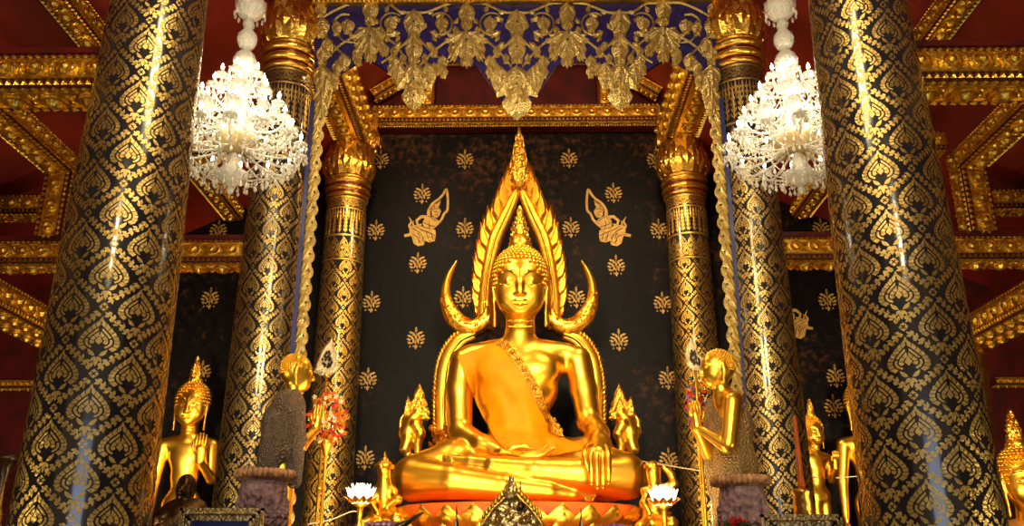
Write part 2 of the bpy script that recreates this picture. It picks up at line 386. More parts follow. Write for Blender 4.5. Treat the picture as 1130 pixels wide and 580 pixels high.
# nave beams
for s in (-1, 1):
    S = sd[s]; x = s*NX
    a, b = (x, 8.2, 7.53), (x, YW-.02, 7.53)
    beam('arcade_beam', a if s < 0 else b, b if s < 0 else a, .44, .60, f'deep gilded beam between the two {S} lotus capitals of the nave', 'fb', core=1)
beam('altar_beam', (-2.1,11.86,7.94), (2.1,11.86,7.94), .22, .27, 'long gilded beam with a row of rosettes across the top of the dark wall', 'fb')
m = MB(); m.box((-2.1,11.78,7.715),(2.1,11.96,7.745),0)
for i in range(120): m.ball((-2.08+4.16*i/119, 11.77, 7.73), .016, 6, 1)
tag(m.build('bead_moulding', [G['redwood'], G['beam']]), 'thin beaded gold moulding directly under the long altar beam', 'moulding')
for s in (-1, 1):
    S = sd[s]
    a, b = (s*2.1,11.72,8.2), (s*1.42,11.72,8.66)
    beam('raking_beam', a if s < 0 else b, b if s < 0 else a, .2, .14, f'slanting gilded rafter above the {S} end of the altar beam', 'fb')
    m = MB(); m.box((s*1.3-.1,11.8,8.08),(s*1.3+.1,11.94,8.88), 0); facing(m, (s*1.3-.1,11.8,8.08), (0,0,1), (1,0,0), (0,-1,0), .85, .2)
    tag(m.build('king_post', [G['redwood'], G['beam']]), f'short gilded upright on the altar beam behind the {S} scallop of the valance', 'post')
beam('collar_beam', (-1.2,11.84,8.88), (1.2,11.84,8.88), .12, .1, 'thin gilded top beam glimpsed between the valance scallops', 'fb')
m = MB(); m.box((-2.6,YW-.04,8.1),(2.6,YW,9.0)); tag(m.build('trim_1', G['redwood'], recenter=False), kind='structure')

# ============================================================ columns
HV = .1875
def gilding(m, rf, z0, z1, N=6, hv=HV, mi=1, off=.0025, fine=1.):
    """ogee lattice of flame buds wrapped round a shaft; rf(z) is the radius"""
    kk = .60
    wv = lambda v: (1-kk)*(1-abs(v))+kk*(.5+.5*math.cos(PI*v))
    bw = lambda t: .59*math.sin(PI*t**.66)**.85*(1-.25*t**3) if 0 < t < 1 else 0.
    da = PI/N
    cb = int(math.floor((z1-z0)/hv))
    for j in range(0, cb+1):
        zc = z0+j*hv
        for i in range(2*N):
            if (i+j) % 2: continue
            def M(u, v, h, i=i, zc=zc):
                z = min(max(zc+v*hv, z0), z1); r = rf(z)+off+h; a = (i+u)*da; return (r*math.cos(a), r*math.sin(a), z)
            def ring(s1, s2, cuts, tl, q):   # pieces of a leaf shaped ring between two scales
                for c in range(cuts):
                    t0, t1 = tl+(1-tl)*c/cuts, tl+(1-tl)*(c+.86)/cuts
                    P = lambda t, s_: (q*bw(t)*s_, -.02+(-.42+1.06*t)*s_)
                    n = 1 if cuts > 4 else max(2, 8//cuts); vs = []
                    for k in range(n+1):
                        t = min(t0+(t1-t0)*k/n, .995); e = 1.04 if (cuts > 4 and k == n) else 1
                        vs += [M(*P(t, s1*e), 0), M(*P(t, s2), 0)]
                    m.add(vs, [((2*k, 2*k+2, 2*k+3, 2*k+1) if q > 0 else (2*k+1, 2*k+3, 2*k+2, 2*k)) for k in range(n)], mi)
            for q in (-1, 1):
                ring(1.0, .75, 8, .10, q); ring(.66, .53, 2, .06, q); ring(.45, .24, 3, .14, q); ring(.17, .0, 1, .1, q)
            m.leaf(M, (0,.54), PI/2, .17, .045, 0, 0, 3, mi)
            m.leaf(M, (0,-.14), PI/2, .27, .075, 0, 0, 4, mi)
            for q in (-1, 1):
                m.leaf(M, (q*.06,-.47), PI/2-q*1.05, .30, .06, 0, q*.6, 4, mi)
                m.leaf(M, (q*.02,-.50), -PI/2+q*.85, .22, .05, 0, -q*.4, 3, mi)
            m.leaf(M, (0,-.52), -PI/2, .27, .07, 0, 0, 3, mi)
            # flower on the crossing above the cell
            for a in range(4):
                aa = a*PI/2; cx, cy = .085*math.cos(aa), 1+.085*math.sin(aa); d = .058
                m.add([M(cx+d,cy,0), M(cx,cy+d,0), M(cx-d,cy,0), M(cx,cy-d,0)], [(0,1,2,3)], mi)
                aa += PI/4; cx, cy = .075*math.cos(aa)*1.3, 1+.075*math.sin(aa)*1.3; d = .022
                m.add([M(cx+d,cy,0), M(cx,cy+d,0), M(cx-d,cy,0), M(cx,cy-d,0)], [(0,1,2,3)], mi)
            # scroll bands
            for sg in (1, -1):
                K = 6
                for k in range(K):
                    v = sg*(.17+.56*k/(K-1)); x = wv(v); x2 = wv(v+sg*.02); ang = math.atan2(sg*.02, x2-x); alt = 1 if k % 2 else -1
                    nx, ny = -math.sin(ang), math.cos(ang)
                    m.leaf(M, (x-nx*alt*.085, v-ny*alt*.085), ang+alt*1.0, .24, .052, 0, -alt*1.5, 4, mi)
                    m.leaf(M, (x+nx*alt*.03, v+ny*alt*.03), ang+alt*.5, .16, .042, 0, alt*.8, 3, mi)
                    m.leaf(M, (x-nx*alt*.085, v-ny*alt*.085), ang+alt*.1, .14, .038, 0, alt*.5, 3, mi)
def shaft(m, c, rf, z0, z1, n=72, mi=0, ring=30):
    m.lathe((c[0], c[1], 0), [(rf(z0+(z1-z0)*k/ring), z0+(z1-z0)*k/ring) for k in range(ring+1)], n, mi)
def capital(m, rf, zr, mi_g, mi_r):
    """ring mouldings at zr and an overlapping lotus bulb above"""
    r = rf(zr)
    def torus(z, rr, t, mi): m.lathe((0,0,0), [(rr, z-t),(rr+t*.7, z-t*.7),(rr+t, z),(rr+t*.7, z+t*.7),(rr, z+t)], 48, mi, cap=False)
    m.lathe((0,0,0), [(r+.004, zr-.04),(r+.01, zr),(r+.012, zr+.24),(r+.03, zr+.27)], 48, mi_r, cap=False)
    torus(zr-.01, r+.005, .028, mi_g); torus(zr+.085, r+.012, .04, mi_g); torus(zr+.195, r+.02, .04, mi_g); torus(zr+.25, r+.02, .018, mi_g)
    prof = [(r+.02, .26),(r+.045,.30),(r+.075,.38),(r+.085,.46),(r+.07,.56),(r+.04,.66),(r+.02,.74),(r+.03,.80)]
    m.lathe((0,0,0), [(a, zr+b) for a, b in prof], 48, mi_g)
    def R(z):
        z -= zr
        for (r0,z0),(r1,z1) in zip(prof, prof[1:]):
            if z <= z1: return r0+(r1-r0)*(z-z0)/(z1-z0)
        return prof[-1][0]
    for row, (zb, Lp, n, of) in enumerate(((.27,.20,14,0),(.36,.20,14,.5),(.46,.20,14,0),(.56,.2,14,.5))):
        for i in range(n):
            a0 = (i+of)*2*PI/n
            def M(x, y, h, a0=a0, zb=zb):
                z = zr+zb+y; rr = R(z)+.004+h+y*.06; return (rr*math.cos(a0+x/rr), rr*math.sin(a0+x/rr), z)
            m.leaf(M, (0, 0), PI/2, Lp, .07, .014, 0, 6, mi_g, fat=.75)
def move(m, c):
    c = np.array([c[0], c[1], 0.]); m.v = [v+c for v in m.v]; return m
def taper(pts):
    zs = [p[0] for p in pts]; rs = [p[1] for p in pts]
    return lambda z: float(np.interp(z, zs, rs))
R1 = taper([(0,.372),(1.8,.357),(3.29,.338),(5.13,.296),(7,.262)])
R2 = taper([(0,.325),(2.1,.305),(4.35,.277),(6.4,.245),(7,.24)])
R3 = taper([(0,.315),(2.1,.30),(4.35,.285),(6.4,.262),(7.2,.25)])
cm = [G['lacquer'], G['gild'], G['capital'], G['redband']]
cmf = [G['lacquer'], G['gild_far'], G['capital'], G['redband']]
def column(c, rf, ztop, zfine, label, mats, z_start, phase=0, near=False):
    base = thing('gilded_column', label, 'column', (c[0], c[1], 0))
    m = MB(); shaft(m, (0,0), rf, .25, ztop); m2 = MB(); gilding(m, rf, z_start, (ztop if near else zfine), 6)
    if not near:
        # fine bands under the capital
        zz = zfine
        for zb in (zfine+.02, zfine+.36, ztop-.22, ztop-.06):
            m.lathe((0,0,0), [(rf(zb)+.002,zb-.012),(rf(zb)+.006,zb),(rf(zb)+.002,zb+.012)], 48, 1, cap=False)
        gilding(m, rf, zfine+.04, zfine+.34, 14, .10)
        gilding(m, rf, ztop-.2, ztop-.06, 18, .07)
        for i in range(22):   # tall flame spears
            a0 = i*2*PI/22; zb = zfine+.38
            def M(x, y, h, a0=a0, zb=zb):
                z = min(zb+y, ztop); rr = rf(z)+.003+h; return (rr*math.cos(a0+x/rr), rr*math.sin(a0+x/rr), z)
            H = ztop-.22-zb
            m.leaf(M, (0,0), PI/2, H, .014, .002, 0, 5, 1); 
            for k in range(6):
                for q in (-1,1): m.leaf(M, (0, H*(.05+.14*k)), PI/2-q*.6, H*.16*(1-k*.08), .009, 0, q*.5, 3, 1)
            def M2(x, y, h, a0=a0+PI/22, zb=zb):
                z = min(zb+y, ztop); rr = rf(z)+.003+h; return (rr*math.cos(a0+x/rr), rr*math.sin(a0+x/rr), z)
            m.leaf(M2, (0,H), -PI/2, H*.5, .012, .002, 0, 4, 1)
    if phase:
        ca, sa = math.cos(phase), math.sin(phase)
        m.v = [np.stack([v[:,0]*ca-v[:,1]*sa, v[:,0]*sa+v[:,1]*ca, v[:,2]], 1) for v in m.v]
    move(m, c).build('shaft', mats, base)
    m = MB(); m.lathe((0,0,0), [(rf(0)+.10,0),(rf(0)+.11,.05),(rf(0)+.05,.1),(rf(0)+.07,.15),(rf(0)+.06,.2),(rf(0)+.01,.26)], 48, 2); move(m, c).build('base', mats, base)
    m = MB(); capital(m, rf, ztop, 2, 3); move(m, c).build('lotus_capital', mats, base)
    return base
column((-NX, YC[0]), R1, 6.2, 9, 'huge black and gold patterned column in the left foreground', cm, .3, .3, True)
column((NX, YC[0]), R1, 6.2, 9, 'huge black and gold patterned column in the right foreground', cm, .36, .1, True)
column((-NX, YC[1]), R2, 6.42, 5.36, 'middle patterned column behind the left chandelier with a gold lotus capital', cm, .3, .2)
column((NX, YC[1]), R2, 6.42, 5.36, 'middle patterned column behind the right chandelier with a gold lotus capital', cm, .33, .45)
column((-NX, YC[2]), R3, 6.42, 5.45, 'slimmer looking rear column with lotus capital at the left edge of the dark altar wall', cmf, .3, .35)
column((NX, YC[2]), R3, 6.42, 5.45, 'slimmer looking rear column with lotus capital at the right edge of the dark altar wall', cmf, .35, .6)
for s in (-1, 1):   # outer pillars
    m = MB(); x = s*5.75
    m.lathe((x,11.4,0), [(.17,0),(.16,3.6),(.2,3.64),(.2,3.72),(.17,3.76),(.22,3.86),(.23,4.2),(.2,4.32)], 12, 0)
    for zz in (3.35,3.5,3.66): m.lathe((x,11.4,zz), [(.165,-.03),(.195,0),(.165,.03)], 12, 0, cap=False)
    tag(m.build('slender_pillar', G['beam']), f'slender dull gold pillar at the far {sd[s]} end of the back wall', 'pillar')
for s in (-1, 1):   # blocks above the middle capitals carrying the arcade beam
    m = MB(); x = s*NX; m.box((x-.19,7.98,7.2),(x+.19,8.19,7.8), 0); facing(m, (x-.19,7.98,7.22), (1,0,0), (0,0,1), (0,-1,0), .38, .3)
    facing(m, (x+(-s)*.19, 7.98 if s>0 else 8.18, 7.22), (0,1 if s>0 else -1,0), (0,0,1), (-s,0,0), .2, .3)
    tag(m.build('bracket_block', [G['redwood'], G['beam']]), f'gilded square block resting on the {sd[s]} middle capital', 'bracket')
# ============================================================ the seated statue
def P(px, py, Y): return at(px, py, Y)
def body_px(b, pts, rs, k=.04, **kw):
    """chain of joints given where the photo shows them, radii in photo pixels"""
    b.chain([P(*p) for p in pts], [r*sc(p[1], p[2]) for p, r in zip(pts, rs)], k, **kw)
BX = P(572, 400, 10.4)[0]
b0 = P(572, 552, 10.0)
buddha = thing('seated_buddha_statue', 'giant golden seated Buddha statue in an orange sash at the centre of the hall', 'statue', (BX, 10.2, b0[2]))
B = Body(P(420,560,9.4)*V3(1,0,1)+V3(0,9.3,-.05), P(722,350,10.9)*V3(1,0,1)+V3(0,11.0,.1), .0145)
# pelvis, waist, chest
def ellpx(b, px, py, Y, rx, ry, rz, k=.06, **kw):
    s_ = sc(py, Y); b.ell(P(px, py, Y), (rx*s_, ry, rz*s_), k, **kw)
ellpx(B, 572, 500, 10.42, 46, .36, 26, .08)
ellpx(B, 572, 468, 10.46, 34, .25, 34, .08)
ellpx(B, 572, 428, 10.46, 44, .29, 38, .09)
ellpx(B, 572, 402, 10.46, 55, .26, 26, .08)
ellpx(B, 551, 408, 10.28, 22, .13, 17, .09); ellpx(B, 594, 408, 10.28, 22, .13, 17, .09)
body_px(B, [(522,392,10.46),(572,384,10.46),(624,391,10.46)], [13,14,13], .08)
body_px(B, [(573,392,10.46),(574,358,10.42)], [21,15.5], .05)
# viewer-left arm and the hand lying open in the lap
body_px(B, [(512,399,10.46),(507,430,10.44),(508,474,10.36)], [15.5,14.5,13], .05)
body_px(B, [(508,477,10.34),(532,491,10.12),(556,500,9.98)], [13.5,11.5,7.5], .05)
B.cone(P(556,500,9.97), P(572,503,9.93), .085, .075, .03, flat=((0,.3,1), 1.7))
# viewer-right arm, the hand over the knee
body_px(B, [(637,397,10.46),(644,430,10.44),(650,464,10.34)], [15.5,14.5,13.5], .05)
body_px(B, [(651,466,10.32),(660,478,10.08),(663,488,9.86)], [13.5,12,9.5], .05)
B.cone(P(662,488,9.83), P(660,500,9.62), .125, .115, .04, flat=((0,1,-.6), 1.5))
# legs: folded thighs, shins and feet
body_px(B, [(535,508,10.45),(500,512,10.2),(458,527,9.95)], [27,26,25], .07)
body_px(B, [(610,508,10.45),(645,510,10.2),(688,524,9.95)], [27,26,25], .07)
body_px(B, [(690,526,9.92),(640,524,9.78),(590,520,9.72),(545,514,9.76)], [25,19.5,15.5,11], .028)
body_px(B, [(546,513,9.76),(520,510,9.84),(497,507,9.9)], [9.5,8,6], .018)
body_px(B, [(456,528,9.92),(500,531,9.74),(555,537,9.66),(606,542,9.68)], [24.5,19.5,15,10.5], .022)
body_px(B, [(606,542,9.68),(632,545,9.74),(648,546,9.8)], [9.5,8,6.5], .018)
ellpx(B, 572, 532, 10.1, 100, .42, 20, .08)
body_px(B, [(470,534,10.05),(672,534,10.05)], [19,19], .06)
bm = MB(); bodyV, bodyF = B.mesh(bm)
# fingers as separate slim rounded chains rooted in the hands
def finger(m, pts, rs, n=8):
    q = spl([P(*p) for p in pts], 5); rr = np.interp(np.linspace(0, 1, len(q)), np.linspace(0, 1, len(rs)), rs)
    m.tube(q, list(rr[:-1])+[rr[-1]*.6], n); m.ball(q[-1], rs[-1]*.9, 8)
for i, (x, L) in enumerate(((652.5,534),(659,538.5),(665.5,538),(671.5,533))):   # four long fingers down over the shin
    finger(bm, [(655+i*4.6,492,9.66),(x-.2,503,9.55),(x,518,9.49),(x+.3,L,9.50)], [.036,.034,.031,.022])
finger(bm, [(652,489,9.8),(645.5,499,9.64),(646.5,510,9.58),(650.5,521,9.56)], [.042,.036,.032,.024])
for i, (dy, dz, L) in enumerate(((0,0,0),(-.05,-1.6,4),(-.10,-3.0,2),(-.15,-4.2,-5))):  # open lap hand
    finger(bm, [(568,503+dz*.6,9.90-dy),(582,504.5+dz,9.84-dy),(597,502+dz,9.82-dy),(608+L,496+dz,9.84-dy)], [.036,.032,.028,.018])
finger(bm, [(560,498,9.93),(568,493.5,9.92),(578,492,9.92),(586,494,9.92)], [.036,.032,.028,.02])
for i in range(5):  # toes of the two feet
    finger(bm, [(500,503.5+i*1.7,9.88-.015*i),(490+i*.8,503.8+i*1.8,9.90-.015*i),(484+i*1.4,505+i*1.5,9.92-.015*i)], [.028,.024,.017])
    finger(bm, [(645,542+i*2.0,9.78-.01*i),(653-i*.8,543+i*2.1,9.79-.01*i),(658-i*1.2,544.6+i*1.8,9.8-.01*i)], [.028,.024,.017])
# robe hem lines on shin and wrist side
for px0 in (459, 685):
    pts = [P(px0+(3 if px0 < 500 else -2)*math.sin(PI*t), 506+44*t, 9.80-.24*math.sin(PI*min(1,t*1.05))) for t in np.linspace(0, 1, 14)]
# head, at finer grain, set on the neck of the same mesh
hc = P(574, 322, 10.36); hs = sc(322, 10.36)
def head_points(c, k):
    return lambda px, py, dy: c+V3((px-574)*k, dy*k/hs, -(py-322)*k*1.04)
def head_sdf(c, k, res, neck=366, nr=.165):
    g = k/hs; hp = head_points(c, k); H = Body(c+V3(-.42,-.44,-.52)*g, c+V3(.42,.42,.40)*g, res)
    r3 = lambda a, b_, c_: (a*k, b_*g, c_*k)
    ch = lambda pts, rs, kk, **kw: H.chain(pts, [r*g for r in rs], kk*g, **kw)
    H.ell(hp(574,312,.0), r3(28, .275, 31), .05*g)            # skull
    H.ell(hp(574,329,-.05), r3(26, .215, 25), .09*g)          # cheeks
    H.ell(hp(574,345,-.12), r3(13, .12, 9.5), .08*g)          # chin
    for q in (-1, 1):
        H.ell(hp(574+q*12,332,-.155), r3(11,.09,12), .10*g)    # cheek swell
        ch([hp(574+q*a, b_, c_) for a, b_, c_ in ((4.0,311.5,-.272),(8,306.5,-.272),(14,304,-.245),(20,305.5,-.20),(25,311,-.12))], [.006,.008,.008,.007,.004], .022)
        ch([hp(574+q*6,318,-.238),hp(574+q*12.5,317.0,-.225),hp(574+q*20,318,-.172)], [.010,.024,.010], .04)   # lowered lids
        ch([hp(574+q*5.5,319.8,-.262),hp(574+q*12.5,321.6,-.256),hp(574+q*21,318.2,-.195)], [.006,.008,.006], .006, sub=True)
        H.ell(hp(574+q*3.8,331.5,-.285), r3(2.8,.026,2.2), .02*g)
    ch([hp(574,306,-.250),hp(574,320,-.278),hp(574,330.5,-.315)], [.014,.022,.030], .05)   # nose
    ch([hp(565.5,338.3,-.250),hp(570.5,338.0,-.283),hp(574,338.8,-.286),hp(577.5,338.0,-.283),hp(582.5,338.3,-.250)], [.006,.014,.012,.014,.006], .014)
    ch([hp(567.5,341.8,-.256),hp(574,343.2,-.280),hp(580.5,341.8,-.256)], [.007,.018,.007], .014)
    ch([hp(563.5,338.4,-.26),hp(570,340.2,-.306),hp(574,340.8,-.31),hp(578,340.2,-.306),hp(584.5,338.4,-.26)], [.003,.004,.004,.004,.003], .006, sub=True)
    H.cone(hp(574,342,.02), hp(574,neck,.06), nr*g, (nr+.012)*g, .06*g)
    for z in (356, 362): H.chain([hp(561,z,-.10),hp(574,z+2.5,-.135),hp(587,z,-.10)], [.010*g]*3, .02*g)
    for q in (-1, 1):   # long ear lobes
        e = [hp(574+q*a, b_, c_) for a, b_, c_ in ((28.5,306,.0),(30,318,.0),(29,330,-.02),(28,345,-.03),(28,359,-.03))]
        H.chain(e, [.030*g,.036*g,.026*g,.024*g,.028*g], .02*g, flat=((1,0,0), 1.3))
    return H
head_sdf(hc, hs, .0075).mesh(bm)
tag(bm.build('body', G['statue'], buddha))
def head_hair(c, k, curl=1., seg=7):
    """snail-curl cap, crown knob and flame finial as three meshes"""
    g = k/hs; hp = head_points(c, k); hm = MB(); cc0 = hp(574,306,.045); R_ = V3(31.5*k, .295*g, 37*k)
    hm.ball(cc0, R_*.985, 24)
    row = 0; ph = .30
    while ph < 2.15:
        n = max(6, int(2*PI*math.sin(ph)*R_[0]/(.049*g*curl)))
        for i in range(n):
            a = 2*PI*(i+.5*(row % 2))/n; d = V3(math.sin(ph)*math.cos(a), math.sin(ph)*math.sin(a), math.cos(ph)); p = cc0+R_*d
            zz = (p[2]-hp(574,291,0)[2])/g; xx = abs(p[0]-cc0[0])/g
            if d[1] < .18 and zz < -xx*xx*2.2 and xx < .272: continue
            hm.lathe(p-V3(0,0,.012*g), [(.0265*g*curl,0),(.027*g*curl,.012*g),(.020*g*curl,.028*g),(.006*g*curl,.040*g)], seg)
        row += 1; ph += .128*curl
    fm = MB(); kc = hp(574,267,.04)
    fm.ball(kc+V3(0,0,-.02*g), (13*k,.14*g,13*k), 14)
    for row in range(5):
        n = max(5, int((16-3*row)/curl)); rr = (12.5-row*2.1)*k; zc = kc[2]+(-6+row*4.4)*k
        for i in range(n): a = 2*PI*(i+.5*(row % 2))/n; fm.ball((kc[0]+rr*math.cos(a), kc[1]+rr*.95*math.sin(a), zc), .028*g*curl, 7)
    fl = MB(); tipz = hp(574,222,0)[2]; bz = hp(574,262,0)[2]; Hh = tipz-bz
    for lay, (kk, yo) in enumerate(((1,0),(.74,-.05),(.45,-.09))):
        w = [(.24,.0),(.30,.14),(.22,.20),(.30,.34),(.19,.36),(.24,.50),(.15,.52),(.18,.66),(.10,.68),(.11,.82)]
        pts = [(x*kk*.42, z) for x, z in w]+[(0,1)]+[(-x*kk*.42, z) for x, z in reversed(w)]
        fl.slab([(kc[0]+x*g*1.0*.9, kc[1]-.04*g+yo*g, bz+Hh*kk*z) for x, z in pts], (0,.08*g,0), 0, .35, .03*g)
    fl.lathe((kc[0], kc[1], bz-.01*g), [(.12*g,-.03*g),(.13*g,.03*g),(.085*g,.06*g),(.095*g,.10*g),(.06*g,.13*g)], 14)
    return hm, fm, fl
for nm, mb_, mt in zip(('curled_hair','crown_knob','flame_finial'), head_hair(hc, hs), (G['statue'], G['statue'], G['statue_orn'])): tag(mb_.build(nm, mt, buddha))
# orange sash: drops onto the body along the viewing side
bvh = BVHTree.FromPolygons([tuple(v) for v in bodyV], [tuple(f) for f in bodyF])
def front(x, z):
    h = bvh.ray_cast(Vector((x, 8.5, z)), Vector((0,1,0))); return h[0][1] if h[0] else None
def drape(outline, off, n=120, relax=12, mi=0, mb=None, fold=0.):
    """cloth patch filling outline (photo px on the statue plane) laid over the body"""
    Y0 = 10.1; pl = [(P(a, b_, Y0)[0], P(a, b_, Y0)[2]) for a, b_ in outline]
    xs = [p[0] for p in pl]; zs = [p[1] for p in pl]; h = (max(zs)-min(zs))/n
    nx = int((max(xs)-min(xs))/h)+2; nz = n+2; X = min(xs)-h*.5+h*np.arange(nx); Z = min(zs)-h*.5+h*np.arange(nz)
    Yf = np.full((nx, nz), 10.6)
    for i in range(nx):
        for j in range(nz):
            y = front(X[i], Z[j])
            if y is not None: Yf[i, j] = min(y, 10.6)
    Y1 = Yf.copy()
    for _ in range(relax):
        a = Y1.copy(); a[1:-1,1:-1] = (Y1[2:,1:-1]+Y1[:-2,1:-1]+Y1[1:-1,2:]+Y1[1:-1,:-2])/4; Y1 = np.minimum(a, Yf)
    def inside(x, z):
        c = False; k = len(pl)
        for i in range(k):
            x0, z0 = pl[i]; x1, z1 = pl[i-1]
            if (z0 > z) != (z1 > z) and x < (x1-x0)*(z-z0)/(z1-z0)+x0: c = not c
        return c
    # snap border vertices onto the outline so the hem is clean
    ins = np.array([[inside(X[i], Z[j]) for j in range(nz)] for i in range(nx)])
    XX, ZZ = np.meshgrid(X, Z, indexing='ij'); XX = XX.copy(); ZZ = ZZ.copy()
    keep = np.zeros((nx-1, nz-1), bool); keep |= ins[:-1,:-1] | ins[1:,:-1] | ins[:-1,1:] | ins[1:,1:]
    used = np.zeros((nx, nz), bool)
    for di in (0,1):
        for dj in (0,1): used[di:nx-1+di, dj:nz-1+dj] |= keep
    for i, j in np.argwhere(used & ~ins):
        best = None
        for k in range(len(pl)):
            a = np.array(pl[k]); c = np.array(pl[k-1]); q = np.array((X[i], Z[j])); t = np.clip((q-a).dot(c-a)/((c-a).dot(c-a)+1e-12), 0, 1); r = a+(c-a)*t; d = np.linalg.norm(q-r)
            if best is None or d < best[0]: best = (d, r)
        XX[i, j], ZZ[i, j] = best[1]
    idx = -np.ones((nx, nz), int); idx[used] = np.arange(used.sum())
    ff = fold*np.sin((XX*.8+ZZ*.62)*26+2*np.sin(ZZ*5)+XX*4)*np.clip((P(0,400,Y0)[2]-ZZ)*1.6, .1, 1) if fold else 0
    Yv = Y1-off+ff
    # perspective: outline was drawn on the plane Y0, keep it under the same line of sight
    v = np.stack([XX[used], Yv[used], ZZ[used]], 1)
    fs = [(idx[i,j], idx[i+1,j], idx[i+1,j+1], idx[i,j+1]) for i, j in np.argwhere(keep)]
    mb.add(v, fs, mi, True); nb = len(v)
    mb.add(v+V3(0,.012,0), [tuple(reversed(f)) for f in fs], mi, True)
    return (X, Z, Y1)
G['sash'] = mat('orange_silk', (.64,.235,.0,1), .6, 0., (.55,.19,.0,1), 5., .12, 40., spec=.15)
G['sashband'] = mat('gold_brocade', (.78,.45,.05,1), .36, .9, (.5,.22,.02,1), 30., .9, 60., 'voronoi', bdist=.01)
sm = MB()
ol = [(503,388),(520,382),(545,372),(556,371),(566,382),(580,402),(594,428),(606,450),(618,470),(622,480),(632,488),(652,494),(650,497),(632,500),(606,503),(585,506),(572,508),(560,500),(548,488),(536,462),(524,438),(512,412)]
drape(ol, .018, 130, 10, 0, sm, .012)
tag(sm.build('orange_sash', G['sash'], buddha), 'bright orange silk sash')
bd = MB()
cl = [(549,370),(560,379),(572,396),(584,416),(595,436),(606,455),(615,468),(621,478)]
cc = spl([np.array(c, float) for c in cl], 6)
lf = []; rt = []
for i, c in enumerate(cc):
    t = cc[min(i+1, len(cc)-1)]-cc[max(i-1, 0)]; t = t/np.linalg.norm(t); nn = np.array((-t[1], t[0])); wv_ = 5.2+.6*math.sin(i*1.7)
    lf.append(tuple(c+nn*wv_)); rt.append(tuple(c-nn*wv_))
drape(lf+rt[::-1], .034, 150, 10, 0, bd)
for i in range(3, len(cc)-2, 3):
    q = P(cc[i][0], cc[i][1], 10.1); y = front(q[0], q[2])
    if y is None or y > 10.45: y = 10.25
    for a in range(6): bd.ball((q[0]+.026*math.cos(a*PI/3), y-.05, q[2]+.026*math.sin(a*PI/3)), .014, 6)
    bd.ball((q[0], y-.055, q[2]), .018, 6)
tag(bd.build('brocade_band', G['sashband'], buddha), 'ornate gold brocade edge of the sash')

# ============================================================ the flame halo
YH = 10.95
def hx(px, py, Y=YH): q = P(px, py, Y); return (q[0], q[2])
halo = thing('flame_halo', 'tall pointed golden flame halo arching behind the seated statue', 'halo', (BX, YH, P(572,500,YH)[2]))
hsc = sc(300, YH)
def mir(px): return 2*573-px
def halo_band(pts, wid, yf, yb, dome, name, mt, label=None, ns=7):
    for q in (0, 1):
        pp = [hx(mir(a) if q else a, b_) for a, b_ in pts]; m = MB()
        sp = spl([np.array(p) for p in pp], 8); ww = np.interp(np.linspace(0, 1, len(sp)), np.linspace(0, 1, len(wid)), wid)*hsc
        m.band(sp, list(ww), yf, yb, dome, 0, ns); tag(m.build(name, mt, halo), label)
up = [(573,203),(565,222),(556,242),(547,262),(541,285),(537,308),(535,330),(535,350),(533,362)]
halo_band(up, [3,6,7,7.5,7,7,8,9,8], YH, YH+.16, .03, 'arch_band', G['halo'])
halo_band(up, [.8,1.5,1.6,1.6,1.6,1.6,1.6,1.6,1.2], YH-.03, YH+.05, .02, 'raised_rib', G['halo'])
# row of flame leaves outside the arch
ups = spl([np.array(p, float) for p in up], 20)
for q in (0, 1):
    K = 20
    for k in range(K):
        i = int(3+(len(ups)-25)*k/(K-1)); c = ups[i]; t = ups[min(i+2, len(ups)-1)]-ups[i-2]; t /= np.linalg.norm(t)
        nrm = np.array((t[1], -t[0])); nrm = nrm if nrm[0] < 0 else -nrm
        L = np.interp(k, [0,3,9,15,19], [30,35,33,27,20]); w = np.interp(k, [0,3,12,19], [6.0,6.2,4.9,3.8])
        base = c+nrm*4.5; m = MB()
        dirn = nrm*.72-t*1.0; dirn /= np.linalg.norm(dirn)
        pts = []
        for side in (1, -1):
            for s_ in ((0,.3,.55,.8,1.0) if side > 0 else (.85,.6,.35,.1)):
                cv = base+dirn*L*s_+(-t*.55-nrm*.35)*L*.28*s_*s_; ww = w*(math.sin(PI*min(1, s_**.62*.92+.06))) if s_ < 1 else 0
                pr = np.array((-dirn[1], dirn[0])); pr = pr if np.dot(pr, nrm) > 0 else -pr
                pts.append(cv+pr*ww*side)
        pp = [(mir(a) if q else a, b_) for a, b_ in pts]
        if q == 0: pp = pp[::-1]
        y = YH+.02+.035*(k % 2); f3 = [(hx(a, b_)[0], y, hx(a, b_)[1]) for a, b_ in pp]
        m.slab(f3, (0,.06,0), 0, .38, .025)
        tag(m.build('flame_leaf', G['halo'], halo))
m = MB()   # spire bud at the apex
pf = [(6,-3),(10,5),(11.2,13),(9.6,25),(7.0,37),(5.0,48),(3.3,57),(2.0,66),(1.2,72)]
sx, sz = hx(573,207); top = hx(573,140)[1]; kz = (top-sz)/72
m.lathe((sx, YH-.02, sz), [(a*hsc, b_*kz) for a, b_ in pf], 20)
for r in range(7):
    for i in range(9):
        a0 = 2*PI*i/9+r*.35
        def M(x, y, h, a0=a0, zb=4+r*8.5):
            z = zb+y; rr = np.interp(z, [b_ for a, b_ in pf], [a for a, b_ in pf])+.25+h; return (sx+rr*hsc*math.cos(a0+x/rr), YH-.02+rr*hsc*math.sin(a0+x/rr), sz+z*kz)
        m.leaf(M, (0,0), PI/2, 9.5-r*.5, 2.3-r*.24, 1.1, 0, 5)
tag(m.build('spire_bud', G['statue_orn'], halo))
